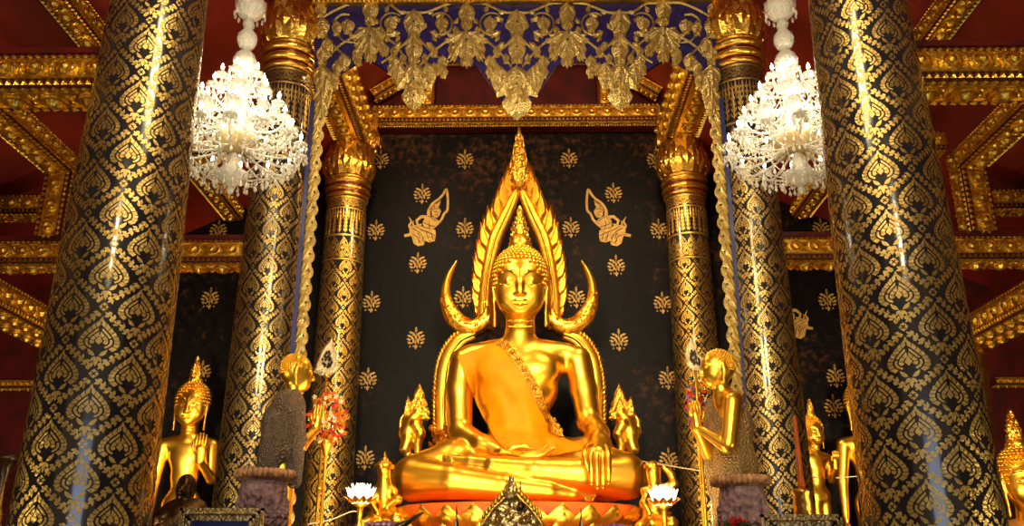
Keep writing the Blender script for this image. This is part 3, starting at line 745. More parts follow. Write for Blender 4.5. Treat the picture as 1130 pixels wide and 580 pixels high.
# crescent horns
horn = [(505.5,288),(495,300),(489,313),(486,328),(487,341),(491,352),(498,361),(508,368),(520,371.5),(532,368),(540,359),(541,347),(538,338),(531,348),(522,353),(513,349),(505,341),(499,330),(497,318),(499,306)]
for q in (0, 1):
    m = MB(); pp = [(mir(a) if q else a, b_) for a, b_ in horn]
    if not q: pp = pp[::-1]
    pp3 = [(hx(a, b_)[0], hx(a, b_)[1]) for a, b_ in pp]
    # build as a band between outer and inner edge for a rounded crescent
    n = 20; outer = spl([np.array(hx(mir(a) if q else a, b_)) for a, b_ in horn[:11]], 4); inner = spl([np.array(hx(mir(a) if q else a, b_)) for a, b_ in ([horn[0]]+horn[:10:-1])], 4)
    o_ = [outer[int(i*(len(outer)-1)/40)] for i in range(41)]; i_ = [inner[int(i*(len(inner)-1)/40)] for i in range(41)]
    vs = []; ns = 7
    for a, c in zip(o_, i_):
        for k in range(ns):
            t = k/(ns-1); p = a+(c-a)*t; vs.append((p[0], YH-.06-.05*math.sin(PI*t)*min(1, np.linalg.norm(a-c)/.12), p[1]))
        vs += [(c[0], YH+.08, c[1]), (a[0], YH+.08, a[1])]
    K = ns+2; fs = [(i*K+j, i*K+(j+1) % K, (i+1)*K+(j+1) % K, (i+1)*K+j) for i in range(40) for j in range(K)]+[tuple(range(K)), tuple(40*K+j for j in range(K-1,-1,-1))]
    if q: fs = [f[::-1] for f in fs]
    m.add(vs, fs, 0, True)
    def M(a, b_, h, q=q): x_, z_ = hx(mir(a) if q else a, b_); return (x_, YH-.115-h, z_)
    rr_ = random.Random(3)
    for i in range(4, 36):   # filigree tendrils
        a, c = o_[i], i_[i]; W_ = np.linalg.norm(a-c)
        if W_ < .13: continue
        for t in (.22, .5, .78):
            p = a+(c-a)*t
            def M2(u, v, h, p=p): return (p[0]+u, YH-.062-.05*math.sin(PI*t)-h, p[1]+v)
            m.leaf(M2, (0,0), rr_.uniform(0, 6.28), .045, .011, .012, rr_.choice((-2.,2.)), 4, 1)
    tag(m.build('crescent_horn', [G['statue'], G['halo']], halo), 'crescent horn with pierced scrollwork')
# lower band hugging the body
lo = [(524,370),(507,378),(495,396),(490,420),(489,450),(490,476),(496,494)]
halo_band(lo, [6,8,9,9,9,9,7], YH-.05, YH+.12, .03, 'side_band', G['statue'])
halo_band([(a+1.5, b_) for a, b_ in lo], [1.2,1.5,1.6,1.6,1.6,1.6,1.4], YH-.10, YH, .02, 'raised_rib', G['statue'])
los = spl([np.array(p, float) for p in lo], 12)
for q in (0, 1):
    m = MB()
    for i in range(2, len(los)-3, 2):
        c = los[i]; t = los[i+1]-los[i-1]; t /= np.linalg.norm(t); nrm = np.array((t[1], -t[0])); nrm = nrm if nrm[0] < 0 else -nrm
        p0 = c+nrm*8.0+t*1.5; p1 = c+nrm*11.2-t*3.8
        a, c2 = [(mir(x), y) if q else (x, y) for x, y in (p0, p1)]
        A, C = hx(*a), hx(*c2); m.tube([(A[0], YH-.03, A[1]), (C[0], YH-.03, C[1])], [.032,.02], 6)
    tag(m.build('notched_edge', G['halo'], halo))
    m = MB(); rr_ = random.Random(9+q)   # foliage knot where the band ends
    for i in range(46):
        px, py = rr_.gauss(490, 6.5), rr_.uniform(474, 500)
        px = mir(px) if q else px
        def M(u, v, h, px=px, py=py, yy=rr_.uniform(-.14,-.05)): x_, z_ = hx(px, py); return (x_+u, YH+yy-h, z_+v)
        m.leaf(M, (0,0), rr_.uniform(0, 6.28), .10, .03, .03, rr_.choice((-1.8,1.8)), 5)
    c = hx(mir(491) if q else 491, 487); m.ball((c[0], YH+.02, c[1]), (.13,.10,.17), 14)
    tag(m.build('foliage_knot', G['statue_orn'], halo))
# rearing crowned lions either side
def lion(q):
    Yl = 10.75; X = lambda a: mir(a) if q else a
    t = thing('crowned_lion_figure', f'small golden lion-like guardian with a flame crown on the {"right" if q else "left"} end of the halo', 'figurine', (P(X(459),503,Yl)[0], Yl, P(X(459),503,Yl)[2]), 'rearing lion guardians')
    lo_ = P(min(X(438),X(482)),506,Yl); hi_ = P(max(X(438),X(482)),420,Yl)
    b = Body((lo_[0], Yl-.25, lo_[2]), (hi_[0], Yl+.25, hi_[2]), .008)
    def ch(pts, rs, k=.03, **kw): b.chain([P(X(a), b_, Yl+c) for a, b_, c in pts], [r*sc(460, Yl) for r in rs], k, **kw)
    ch([(454,490,.0),(451,478,.0),(456,464,0)], [9,10.5,10.5]); ch([(456,464,0),(461,455,-.04)], [9,7])
    ch([(463,455,-.04),(470,457,-.06)], [5.5,3.2]); ch([(468,460,-.05),(473,461,-.06)], [2,1.6])
    for dy in (-.08, .08):
        ch([(450,486,.02+dy),(447,495,dy),(450,502,dy)], [8,6,4], .02); ch([(450,502,dy),(455,502.5,dy-.04)], [3.2,2.4], .01)
        ch([(459,468,dy),(464,478,dy*1.2),(461,488,dy),(461,501,dy)], [6.5,5.4,4.2,3.4], .02); ch([(462,501,dy),(466,502.5,dy-.03)], [2.8,2.2], .01)
    ch([(446,485,.05),(441,476,.06),(442,464,.06),(446,456,.05)], [2.5,2.6,2.4,1.2], .02)
    m = MB(); b.mesh(m); tag(m.build('body', G['statue'], t))
    m = MB()
    for cx, cy, tx, ty, w in ((461,457,463,421,11),(451,458,450,434,5.4),(467,461,472,447,4)):
        for lay, kk in enumerate((1,.6)):
            n = 7; L_ = []; R__ = []
            for i in range(n+1):
                s_ = i/n; wq = w*kk*(1-s_)**.75*(1.0+.28*(i % 2)); x_ = cx+(tx-cx)*s_*kk; y_ = cy+(ty-cy)*s_*kk+2
                L_.append((X(x_-wq), y_)); R__.append((X(x_+wq), y_))
            o = L_+R__[::-1][1:]
            if q: o = o[::-1]
            m.slab([P(a, b_, Yl-.03-.05*lay)*V3(1,0,1)+V3(0,Yl-.03-.05*lay,0) for a, b_ in o], (0,.07,0), 0, .3, .02)
    tag(m.build('flame_crown', G['statue_orn'], t))
lion(0); lion(1)
# ============================================================ painted gold motifs on the wall (parts of the wall)
G['motif'] = mat('painted_gold', (.52,.31,.07,1), .45, .3, (.34,.19,.04,1), 14., .3, 60.)
def on_wall(px, py, k=1.0):
    c = at(px, py, YW)
    return lambda u, v, h: (c[0]+u*k, YW-.006-h, c[2]+v*k)
def sprig(px, py, k=1.0, rot=0.):
    m = MB(); M = on_wall(px, py, k*.0118)
    for r, (v, n, sp) in enumerate(((-5,4,1.0),(-1,5,1.2),(3,4,1.05),(7,3,.7))):
        for i in range(n):
            t = (i-(n-1)/2)/((n-1)/2); x = t*7.0*sp
            m.leaf(M, (x*.75, v-abs(t)*1.5), PI/2-t*1.05, 5.2, 1.35, .0, -t*.3, 4)
            m.leaf(M, (x*.75-.6, v-3-abs(t)), -PI/2+t*.6, 2.6, .8, .0, 0, 3)
    m.leaf(M, (0,9), PI/2, 5, 1.2, 0, 0, 4); m.leaf(M, (0,-8), -PI/2, 5.5, 1.6, 0, 0, 4)
    m.stroke(M, [(0,-9),(0,9)], .35, .25)
    o = m.build('painted_flower_sprig', G['motif'], wall_back); return o
for px, py in ((420,176),(513,176),(628,175),(723,176),(466,214),(513,252),(415,254),(630,251),(727,253),(677,213),(461,290),(410,333),(459,373),(406,418),(403,505),(680,293),(731,334),(683,375),(737,417),(738,507),(511,328),(636,328),
               (232,329),(176,369),(223,410),(163,455),(241,254),(913,331),(922,415),(906,252),(920,448)):
    sprig(px, py)
G['ink'] = mat('dark_outline_paint', lin(26,18,16), .8, spec=.05)
def angel(px, py, q, k=1.0):
    """kneeling winged deity with a pointed aura; drawn in units of the photo's pixels"""
    m = MB(); c = at(px, py, YW); s_ = .01155*k
    def M(u, v, h): return (c[0]+q*u*s_, YW-.006-h, c[2]+v*s_)
    S = lambda pts: [((a-265)/4.14, (245-b)/4.14) for a, b in pts]     # design traced on an enlarged grid
    def poly(pts):
        p = S(pts); p = p if q < 0 else p[::-1]; m.add([M(a, b, .004) for a, b in p], [tuple(range(len(p)))])
    m.stroke(M, [tuple(x) for x in spl([np.array(a) for a in S([(300,262),(290,215),(310,170),(345,140),(365,115),(380,88),(388,130),(390,170),(388,205),(372,225),(360,255),(345,275)])], 5)], 1.5, 1.5)
    m.stroke(M, S([(302,250),(298,215),(318,178),(352,150)]), .5, .5)
    poly([(308,205),(325,190),(345,192),(356,210),(350,232),(338,248),(322,246),(310,232)])      # head
    m.leaf(M, S([(322,200)])[0], PI/2-.55, 15, 2.6, 0, .1, 5); m.leaf(M, S([(318,205)])[0], PI/2+.3, 6, 1.6, 0, .1, 4)   # crown
    poly([(290,235),(325,246),(338,262),(328,285),(330,300),(300,310),(268,300),(262,270),(275,250)])      # torso
    m.stroke(M, S([(285,242),(255,240),(232,262),(238,285),(258,285)]), 2.2, 1.4)      # arm behind
    m.stroke(M, S([(325,255),(345,275),(320,300),(300,320)]), 1.9, 1.3)
    poly([(330,262),(352,262),(350,280),(335,282)])
    poly([(215,285),(265,295),(330,315),(333,345),(328,375),(300,382),(278,372),(274,395),(245,402),(222,388),(210,350),(198,330),(196,300)])   # skirt
    for a, b_ in ((230,310),(250,330),(235,350),(265,350),(290,345),(310,350),(250,375),(295,365)):
        m.leaf(M, S([(a,b_)])[0], -.9, 5, 1.1, .012, .6, 4)
    m.stroke(M, S([(215,335),(195,340),(172,345)]), 2.3, 1.8)      # foot
    m.stroke(M, [tuple(x) for x in spl([np.array(a) for a in S([(210,310),(196,290),(205,268),(192,242)])], 5)], 2.2, .4)      # ribbon
    m.stroke(M, [tuple(x) for x in spl([np.array(a) for a in S([(222,300),(214,280),(216,262)])], 4)], 1.4, .3)
    def dk(pts, w=.35):
        D = lambda u, v, h: (c[0]+q*u*s_, YW-.014-.0, c[2]+v*s_)
        m.stroke(D, [tuple(x) for x in spl([np.array(a) for a in S(pts)], 4)], w, w, 0, 1)
    for pts in (((290,238),(312,250),(330,262)),((262,272),(290,285),(330,298)),((270,255),(262,275),(270,300)),((300,262),(296,285),(302,305)),((210,305),(240,320),(262,345),(272,380)),((230,295),(262,315),(300,330),(330,345)),((215,340),(240,352),(250,385)),
                ((285,325),(290,350),(300,372)),((308,330),(316,352),(320,370)),((238,330),(250,345),(252,362)),((318,214),(330,216),(342,222)),((324,228),(334,232),(342,232)),((312,204),(330,196),(346,200)),((322,246),(332,250),(340,246))): dk(pts)
    return m.build('painted_angel', [G['motif'], G['ink']], wall_back)
angel(467, 240, 1); angel(675, 240, -1); angel(876, 343, -1, .9)

# ============================================================ the carved valance
YV = 8.0; XM = 570.5
valance = thing('carved_valance', 'scalloped carved gold and blue valance hanging between the two middle columns', 'valance', P(XM, 0, YV))
def VM(q=0, y=YV):
    def M(a, b_, h): p = P(2*XM-a if q else a, b_, YV); return (p[0], y-h*.0078, p[2])
    return M
edge = [(347,-8),(347,118),(352,128),(358,112),(366,98),(374,84),(388,75),(404,66),(416,73),(430,83),(438,91),(446,97),(457,117),(467,98),(476,84),(495,71),(515,70),(527,75),(536,88),(548,106),(560,116),(570.5,128)]
m = MB()
ins = lambda p: (p[0]+.0, p[1]-3.0)
full = [ins(p) if p[1] > 0 else p for p in edge]; rightp = [(2*XM-a, b_) for a, b_ in full[-2::-1]]; poly = full+rightp
M0 = VM()
tri = []
from mathutils.geometry import tessellate_polygon
pts3 = [Vector((a, b_, 0)) for a, b_ in poly]; tr = tessellate_polygon([pts3])
fr = [M0(a, b_, 0) for a, b_ in poly]; bk = [tuple(V3(*p)+V3(0,.05,0)) for p in fr]; n = len(poly)
def orient(t, flip):
    a, b_, c = [poly[i] for i in t]; s_ = (b_[0]-a[0])*(c[1]-a[1])-(b_[1]-a[1])*(c[0]-a[0])
    return t if (s_ < 0) != flip else t[::-1]
m.add(fr+bk, [tuple(orient(tuple(t), False)) for t in tr]+[tuple(i+n for i in orient(tuple(t), True)) for t in tr]+[(i, i+n, (i+1) % n+n, (i+1) % n) for i in range(n)])
m.build('blue_panel', G['blue'], valance)
def cl_leaf(m, M, x, y, ang, L, W, h=3., lob=3):
    """lobed leaf: a main blade with side lobes and a boss"""
    L *= 1.1; W *= 1.15
    m.leaf(M, (x, y), ang, L, W, h, 0, 6, 0, .7)
    for k in range(lob):
        t = .12+.55*k/max(1, lob-1)
        for q in (-1, 1):
            bx, by = x+math.cos(ang)*L*t, y+math.sin(ang)*L*t
            m.leaf(M, (bx, by), ang+q*(.95-.2*k), L*(.42-.06*k), W*.42, h*.8, -q*.5, 4)
DN = PI/2       # photo y grows downward
def mk(name, fn, mats=None, centre=False, both=True):
    for q in ((0, 1) if both else (0,)):
        m = MB(); fn(m, VM(q, YV-.01)); 
        if q: m.f = [f[::-1] for f in m.f]
        m.build(name, mats or [G['val_gold'], G['gem']], valance)
G['gem'] = mat('dark_green_glass_gem', lin(20,60,40), .1)
def gem(m, M, x, y, r=1.1): m.add([M(x+r,y,4.2), M(x,y+r,4.2), M(x-r,y,4.2), M(x,y-r,4.2), M(x,y,5)], [(0,1,4),(1,2,4),(2,3,4),(3,0,4)], 1)
def pend(x, y0, y1, w):
    def fn(m, M):
        H_ = y1-y0
        cl_leaf(m, M, x, y1-H_*.50, DN, H_*.50, w*.36, 4, 5)
        for q in (-1, 1):
            cl_leaf(m, M, x+q*w*.16, y0+H_*.12, DN+q*-.55, H_*.50, w*.24, 3.5, 5)
            cl_leaf(m, M, x+q*w*.45, y0-2, DN-q*.15, H_*.50, w*.22, 3, 4)
            m.leaf(M, (x+q*w*.3, y0+H_*.35), DN+q*.35, H_*.4, w*.13, 3, 0, 5)
            gem(m, M, x+q*w*.28, y0+H_*.3)
        cl_leaf(m, M, x, y0-2, DN, H_*.55, w*.28, 4.5, 2); gem(m, M, x, y0+H_*.35, 1.4); gem(m, M, x, y0+H_*.72, 1.4)
    return fn
mk('pendant_leaf', pend(457, 72, 121, 34)); mk('pendant_leaf', pend(XM, 76, 131, 40), both=False)
def side_leaf(m, M):
    for x, y, a, L, w in ((357,72,DN+.1,30,9),(362,84,DN+.15,30,8),(356,96,DN,32,8),(366,80,DN-.2,20,6)): cl_leaf(m, M, x, y, a, L, w, 4, 3)
mk('pendant_leaf', side_leaf)
def notch(x, y0=30, y1=68, w=26):
    def fn(m, M):
        cl_leaf(m, M, x, y0, DN, y1-y0, w*.36, 4, 3)
        for q in (-1, 1):
            cl_leaf(m, M, x+q*2, y0+5, DN-q*.5, (y1-y0)*.8, w*.22, 3.5, 3); cl_leaf(m, M, x+q*3, y0+2, DN-q*1.0, (y1-y0)*.55, w*.18, 3, 2)
            m.leaf(M, (x, y0), -DN+q*.5, 10, 3.2, 3, 0, 5)
        gem(m, M, x, y0+12, 1.6); cl_leaf(m, M, x, y0-30, DN, 26, 8, 4, 2); cl_leaf(m, M, x, 16, DN, 14, 5, 3, 1)
    return fn
mk('palmette', notch(409)); mk('palmette', notch(515, 34, 73))
def topv(x):
    def fn(m, M):
        cl_leaf(m, M, x, 12, DN, 32, 10, 4, 3); cl_leaf(m, M, x, 44, DN, 26, 8.5, 4, 2); gem(m, M, x, 26, 1.4); gem(m, M, x, 54, 1.2)
        for q in (-1, 1): m.leaf(M, (x, 20), DN-q*1.3, 14, 3.5, 3, q*.6, 5); m.leaf(M, (x, 44), DN-q*1.2, 12, 3, 3, q*.6, 5)
    return fn
mk('palmette', topv(457)); mk('palmette', topv(XM), both=False)
def vines(m, M):
    def st(p, w0=1.5, w1=1.3): m.stroke(M, [tuple(x) for x in spl([np.array(a, float) for a in p], 6)], w0, w1, 2.2)
    for xc, xr in ((409,457),(515,457),(515,XM)):
        d = 1 if xr > xc else -1
        st([(xc,38),(xc+d*14,41),(xc+d*30,52),(xr-d*9,70),(xr-d*6,76)], 1.7, 1.2)          # lower arch
        st([(xr,14),(xr-d*14,14),(xc+d*20,5),(xc+d*6,4)], 1.5, 1.4)                        # upper arch
        st([(xr-d*2,40),(xr-d*14,52),(xr-d*27,64),(xr-d*36,70)], 1.6, 1.2)                 # crossing stem
        cx, cy = (xc+xr)/2-d*0, 27                                                          # ring scroll with a leaf inside
        st([(cx+13*math.cos(a), cy+12*math.sin(a)) for a in np.linspace(.9 if d > 0 else PI-.9, (.9+4.6) if d > 0 else (PI-.9-4.6), 12)], 1.5, .9)
        cl_leaf(m, M, cx-d*1, cy-8, DN+.1*d, 17, 6.5, 3.5, 2)
        for a in np.linspace(0, 2*PI, 6, endpoint=False): m.leaf(M, (cx+15*math.cos(a), cy+14*math.sin(a)), a+.8*d, 9, 2.8, 2.5, .6*d, 4)
        for x, y, a, L, w in ((xr-d*22,52,DN,12,4),(xr-d*12,60,DN,11,3.5),(xr-d*14,48,DN+.9*d,10,3),(xc+d*17,50,DN,12,3.6),(xc+d*26,62,DN,15,5.5),(xc+d*24,75,DN-.2*d,12,4),(xr-d*24,20,.4*d,9,3),(xc+d*12,30,DN,10,3),(xr-d*18,36,DN+1.2*d,12,3),(xr-d*16,76,DN,16,5),(xr-d*22,70,DN+.3*d,14,5)):
            cl_leaf(m, M, x, y, a, L, w, 3, 2)
    for x, y, a, L, w in ((372,24,DN,16,5),(384,22,DN,16,7),(362,42,DN,20,6),(380,60,DN,18,6.5),(372,68,DN,16,5),(356,20,DN,22,7),(356,52,DN,20,6),(392,58,DN-.3,16,5),(398,50,DN,12,4),(354,4,DN,16,6)): cl_leaf(m, M, x, y, a, L, w, 3, 2)
    st([(409,36),(394,40),(376,50),(360,66)], 1.7, 1.2); st([(409,4),(390,4),(370,12),(356,20)]); st([(362,44),(374,56),(384,66)], 1.5, 1.2); st([(374,40),(380,46),(395,48)], 1.2, 1.)
    st([(370,34),(369,24),(377,17),(386,17)], 1.4, 1.2)
mk('vine_scroll', vines)
m = MB(); a, b_ = P(347,-9,YV), P(2*XM-347,3,YV); m.box((a[0], YV-.06, b_[2]), (b_[0], YV+.06, a[2]+.02)); 
for i in range(90):
    x = a[0]+(b_[0]-a[0])*(i+.5)/90; m.ball((x, YV-.065, b_[2]+.02), .018, 6)
tag(m.build('top_rail', G['beam'], valance))
for q in (0, 1):      # narrow drops down the inner side of each column
    x0 = P(2*XM-344 if q else 344, 130, YV)[0]; d = -1 if q else 1; zt, zb = P(344,122,YV)[2], 1.2
    m = MB(); m.box((x0-.02, YV-.02, zb), (x0+.02, YV+.03, zt+.1)); m.build('blue_edge_strip', G['bluedark'], valance)
    m = MB(); z = zt+.02; k = 0
    while z > zb+.1:
        def M(u, v, h, z=z): return (x0+d*(.03+u), YV+.01-h, z+v)
        out = [(0,.02),(.10,.03),(.135,.075),(.12,.13),(.075,.15),(.10,.105),(.07,.08),(.02,.10),(0,.165)]
        b4 = m.n, len(m.f)
        m.leaf(M, (-.02,-.04), .95, .21, .052, .03, .55, 8); m.leaf(M, (-.01,-.05), .25, .17, .036, .03, 1.5, 8); m.leaf(M, (-.01,.02), 1.35, .12, .03, .025, -.2, 6)
        if q: m.f[b4[1]:] = [f[::-1] for f in m.f[b4[1]:]]
        c = V3(*M(.06,.035,.03)); m.ball(c, .011, 6, 1)
        z -= .158; k += 1
    m.build('flame_edge', [G['val_gold'], G['gem']], valance)
# ============================================================ chandeliers
def crystal_mat():
    m = bpy.data.materials.new('cut_crystal'); m.use_nodes = True; nt = m.node_tree; N = nt.nodes; b = N['Principled BSDF']
    b.inputs['Base Color'].default_value = (1,.97,.9,1); b.inputs['Roughness'].default_value = .06; b.inputs['IOR'].default_value = 1.5
    tc = N.new('ShaderNodeTexCoord'); v = N.new('ShaderNodeTexVoronoi'); v.inputs['Scale'].default_value = 45; nt.links.new(tc.outputs['Object'], v.inputs['Vector'])
    bp = N.new('ShaderNodeBump'); bp.inputs['Strength'].default_value = .8; bp.inputs['Distance'].default_value = .01; nt.links.new(v.outputs['Distance'], bp.inputs['Height']); nt.links.new(bp.outputs['Normal'], b.inputs['Normal'])
    b.inputs['Transmission Weight'].default_value = .35
    return m
G['crystal'] = crystal_mat()
G['bulb'] = mat('lit_candle_bulb', (1,.95,.8,1), .3, emit=(1,.86,.58,1), es=55)
G['candle'] = mat('milky_candle_sleeve', (1,.94,.82,1), .4)
G['brass'] = mat('brass', (.85,.6,.2,1), .25, 1.)
def chandelier(cx, Y, side):
    c = P(cx, 150, Y); x0, y0, zc = c; r0 = thing('crystal_chandelier', f'lit crystal chandelier with candle bulbs hanging beside the {side} middle column', 'chandelier', (x0, y0, P(cx,216,Y)[2]), 'crystal chandeliers with candle bulbs')
    zt = P(cx, 2, Y)[2]; s_ = sc(100, Y)
    zz = lambda py: P(cx, py, Y)[2]
    m = MB(); m.lathe((x0,y0,0), [(.012,zz(-60)),(.012,zz(2))], 8, 0)
    tag(m.build('suspension_rod', G['brass'], r0))
    m = MB(); m.lathe((x0,y0,0), [(.05,zz(1)),(.13,zz(4)),(.125,zz(12)),(.08,zz(19)),(.035,zz(22))], 24, 0, lobes=12, amp=.05)
    for i in range(14):
        a = 2*PI*i/14; m.ball((x0+.125*math.cos(a), y0+.125*math.sin(a), zz(18)), (.013,.013,.028), 6)
    tag(m.build('top_canopy', G['crystal'], r0))
    m = MB(); m.lathe((x0,y0,0), [(.03,zz(22)),(.05,zz(29)),(.035,zz(33)),(.075,zz(39)),(.085,zz(45)),(.06,zz(52)),(.03,zz(56)),(.07,zz(60)),(.098,zz(68)),(.09,zz(76)),(.05,zz(83)),(.03,zz(86)),(.09,zz(92)),(.1,zz(98)),(.05,zz(108)),(.07,zz(118)),(.06,zz(132)),(.05,zz(150))][::-1], 20, 0, lobes=10, amp=.04)
    tag(m.build('crystal_stem', G['crystal'], r0))
    m = MB(); m.lathe((x0,y0,0), [(.02,zz(168)),(.16,zz(163)),(.19,zz(156)),(.185,zz(154)),(.15,zz(160)),(.03,zz(164))], 28, 0, lobes=14, amp=.03); tag(m.build('cut_glass_bowl', G['amber'], r0), 'smoky cut glass bowl')
    m = MB(); m.lathe((x0,y0,0), [(.02,zz(206)),(.05,zz(203)),(.12,zz(198)),(.14,zz(192)),(.06,zz(188)),(.03,zz(170))], 20, 0, lobes=10, amp=.04); m.ball((x0,y0,zz(210)), (.03,.03,.035), 8); tag(m.build('bottom_finial', G['crystal'], r0))
    def drop(m, p, k=1.0):     # faceted prism and its button
        x, y, z = p; m.ball((x,y,z-.008*k), .0075*k, 6)
        R_ = .0125*k; L = .052*k; vs = [(x,y,z-.014*k)]+[(x+R_*math.cos(a), y+R_*math.sin(a), z-.014*k-L*.68) for a in np.arange(4)*PI/2]+[(x,y,z-.014*k-L)]
        m.add(vs, [(0,1,2),(0,2,3),(0,3,4),(0,4,1),(5,2,1),(5,3,2),(5,4,3),(5,1,4)])
    tiers = ((14,.53,zz(160),zz(158),0,1.),(12,.43,zz(137),zz(135),.25,1.),(9,.31,zz(112),zz(112),.1,.95),(6,.17,zz(88),zz(92),.5,.9))
    proto = {}
    for ti, (n, R_, zcup, zhub, a0, k) in enumerate(tiers):
        for i in range(n):
            a = a0+2*PI*i/n; ca, sa = math.cos(a), math.sin(a)
            if ti not in proto:
                # build along +x then copy round the stem
                m = MB(); pts = spl([V3(x0+.04,y0,zhub-.02),V3(x0+R_*.35,y0,zhub-.10),V3(x0+R_*.75,y0,zcup-.12),V3(x0+R_*.97,y0,zcup-.07),V3(x0+R_,y0,zcup)], 5); m.tube(pts, .0105, 7)
                for q in (.35,.6,.8): 
                    p = pts[int(q*(len(pts)-1))]; drop(m, p-V3(0,0,.01), .9)
                arm = m.build('arm', G['crystal'], r0)
                m = MB(); m.lathe((x0+R_,y0,zcup), [(.01,-.03),(.045,-.012),(.058,.004),(.05,.008),(.015,0)], 14, 0, lobes=7, amp=.08)
                for j in range(8): b_ = 2*PI*j/8; drop(m, (x0+R_+.052*math.cos(b_), y0+.052*math.sin(b_), zcup), .95)
                bob = m.build('bobeche', G['crystal'], arm)
                m = MB(); m.tube([V3(x0+R_,y0,zcup),V3(x0+R_,y0,zcup+.05)], [.014,.013], 8, 0); slv = m.build('candle_sleeve', G['candle'], arm)
                m = MB(); m.lathe((x0+R_,y0,zcup+.05), [(.006,0),(.0135,.012),(.0135,.024),(.006,.046),(.001,.058)], 8); bl = m.build('candle_bulb', G['bulb'], arm)
                proto[ti] = (arm, bob, slv, bl); A = arm
            else:
                A = proto[ti][0].copy(); COL.objects.link(A); A.parent = r0
                for ch in proto[ti][1:]:
                    d = ch.copy(); COL.objects.link(d); d.parent = A
            A.rotation_euler = (0, 0, a-0); 
            # rotate about the stem axis, which is the root's own axis
    # swags of beads from stem to arms and between the arms
    m = MB(); m2 = MB()
    def swag(p, q, sag, n, mm, r=.0065):
        for j in range(n+1):
            t = j/n; v = np.asarray(p)*(1-t)+np.asarray(q)*t-V3(0,0,sag*4*t*(1-t)); mm.ball(v, r, 5)
    for ti, (n, R_, zcup, zhub, a0, k) in enumerate(tiers[:3]):
        for i in range(n):
            a, b_ = a0+2*PI*i/n, a0+2*PI*(i+1)/n
            p = V3(x0+R_*.98*math.cos(a), y0+R_*.98*math.sin(a), zcup-.01); q = V3(x0+R_*.98*math.cos(b_), y0+R_*.98*math.sin(b_), zcup-.01)
            swag(p, q, .07, 16, m); nn = tiers[ti+1]; u = V3(x0+.08*math.cos(a), y0+.08*math.sin(a), nn[2]+.03); swag(p, u, .10, 26, m)
            drop(m2, (p+q)/2-V3(0,0,.075), 1.1)
    for i in range(12):
        a = 2*PI*i/12; swag(V3(x0+.47*math.cos(a), y0+.47*math.sin(a), zz(164)), V3(x0+.13*math.cos(a), y0+.13*math.sin(a), zz(196)), .05, 26, m)
    tag(m.build('bead_swags', G['crystal'], r0), kind='stuff')
    rr_ = random.Random(4)
    for ring_, (n, R_, z, k) in enumerate(((34,.49,zz(170),1.2),(30,.40,zz(180),1.15),(22,.28,zz(190),1.2),(12,.13,zz(198),1.2),(18,.19,zz(158),1.),(16,.3,zz(150),1.1),(14,.24,zz(126),1.1),(12,.16,zz(104),1.0))):
        for i in range(n):
            a = 2*PI*i/n+ring_; drop(m2, (x0+R_*math.cos(a), y0+R_*math.sin(a), z+rr_.uniform(-.02,.02)), k)
    tag(m2.build('crystal_drops', G['crystal'], r0), kind='stuff')
    for dx, dz in ((-.2,.0),(.2,.0),(0,-.14),(0,.2)):
        l = bpy.data.lights.new('chandelier_glow', 'POINT'); l.energy = 3.8; l.color = (1,.80,.5); l.shadow_soft_size = .05
        o = bpy.data.objects.new('chandelier_glow', l); COL.objects.link(o); o.location = (x0+dx, y0-.16, zz(140)+dz)
G['amber'] = mat('smoky_glass', (.75,.62,.35,1), .15, 0, trans=.4)
chandelier(261, 6.6, 'left'); chandelier(877, 6.6, 'right')
# ============================================================ lotus throne
ZL = P(572, 552, 9.6)[2]
G['cloth_r'] = mat('orange_red_cloth', lin(225,105,10), .6, 0., lin(205,80,8), 6., .2, 30.)
throne = thing('lotus_throne', 'wide golden lotus throne with upright petals under the seated statue', 'throne', (BX, 10.1, 0))
def ering(m, prof, mi=0, n=64, ry=.62):
    vs = [];
    for r, z in prof:
        for j in range(n): a = 2*PI*j/n; vs.append((BX+r*math.cos(a), 10.25+r*ry*math.sin(a), z))
    k = len(prof); m.add(vs, [(i*n+j, i*n+(j+1) % n, (i+1)*n+(j+1) % n, (i+1)*n+j) for i in range(k-1) for j in range(n)]+[tuple((k-1)*n+j for j in range(n))], mi, True)
z0 = min(ZL, bodyV[:,2].min())-.012
m = MB(); ering(m, [(1.36,z0-.20),(1.40,z0-.16),(1.38,z0-.02),(1.30,z0)]); tag(m.build('seat_cushion', G['cloth_r'], throne), 'orange red seat cloth')
m = MB(); ering(m, [(1.95,0),(1.95,.35),(1.7,.4),(1.6,.9),(1.75,z0-.95),(1.85,z0-.85),(1.7,z0-.8),(1.62,z0-.55),(1.45,z0-.28),(1.38,z0-.18)]); m.build('pedestal', G['statue_orn'], throne)
for row, (rr0, zb, H_, n, tilt) in enumerate(((1.43,z0-.33,.30,34,.22),(1.52,z0-.62,.40,30,.34))):
    proto = None
    for i in range(n):
        a = 2*PI*(i+.5*row)/n
        if math.sin(a) > .75: continue
        m = MB()
        def M(u, v, h, a=a):
            t = v/H_; r = rr0+tilt*t*t*.9+.10*math.sin(PI*min(t,1)); r += h; return (BX+r*math.cos(a)-u*math.sin(a), 10.25+r*.62*math.sin(a)+u*math.cos(a)*.8-h*.2*0, zb+v)
        m.leaf(M, (0,0), PI/2, H_, .20, .05, 0, 9, 0, .55); m.leaf(M, (0,.02), PI/2, H_*.72, .12, .075, 0, 7, 0, .62)
        m.sm = [True]*len(m.sm); m.build('petal', G['statue'], throne)
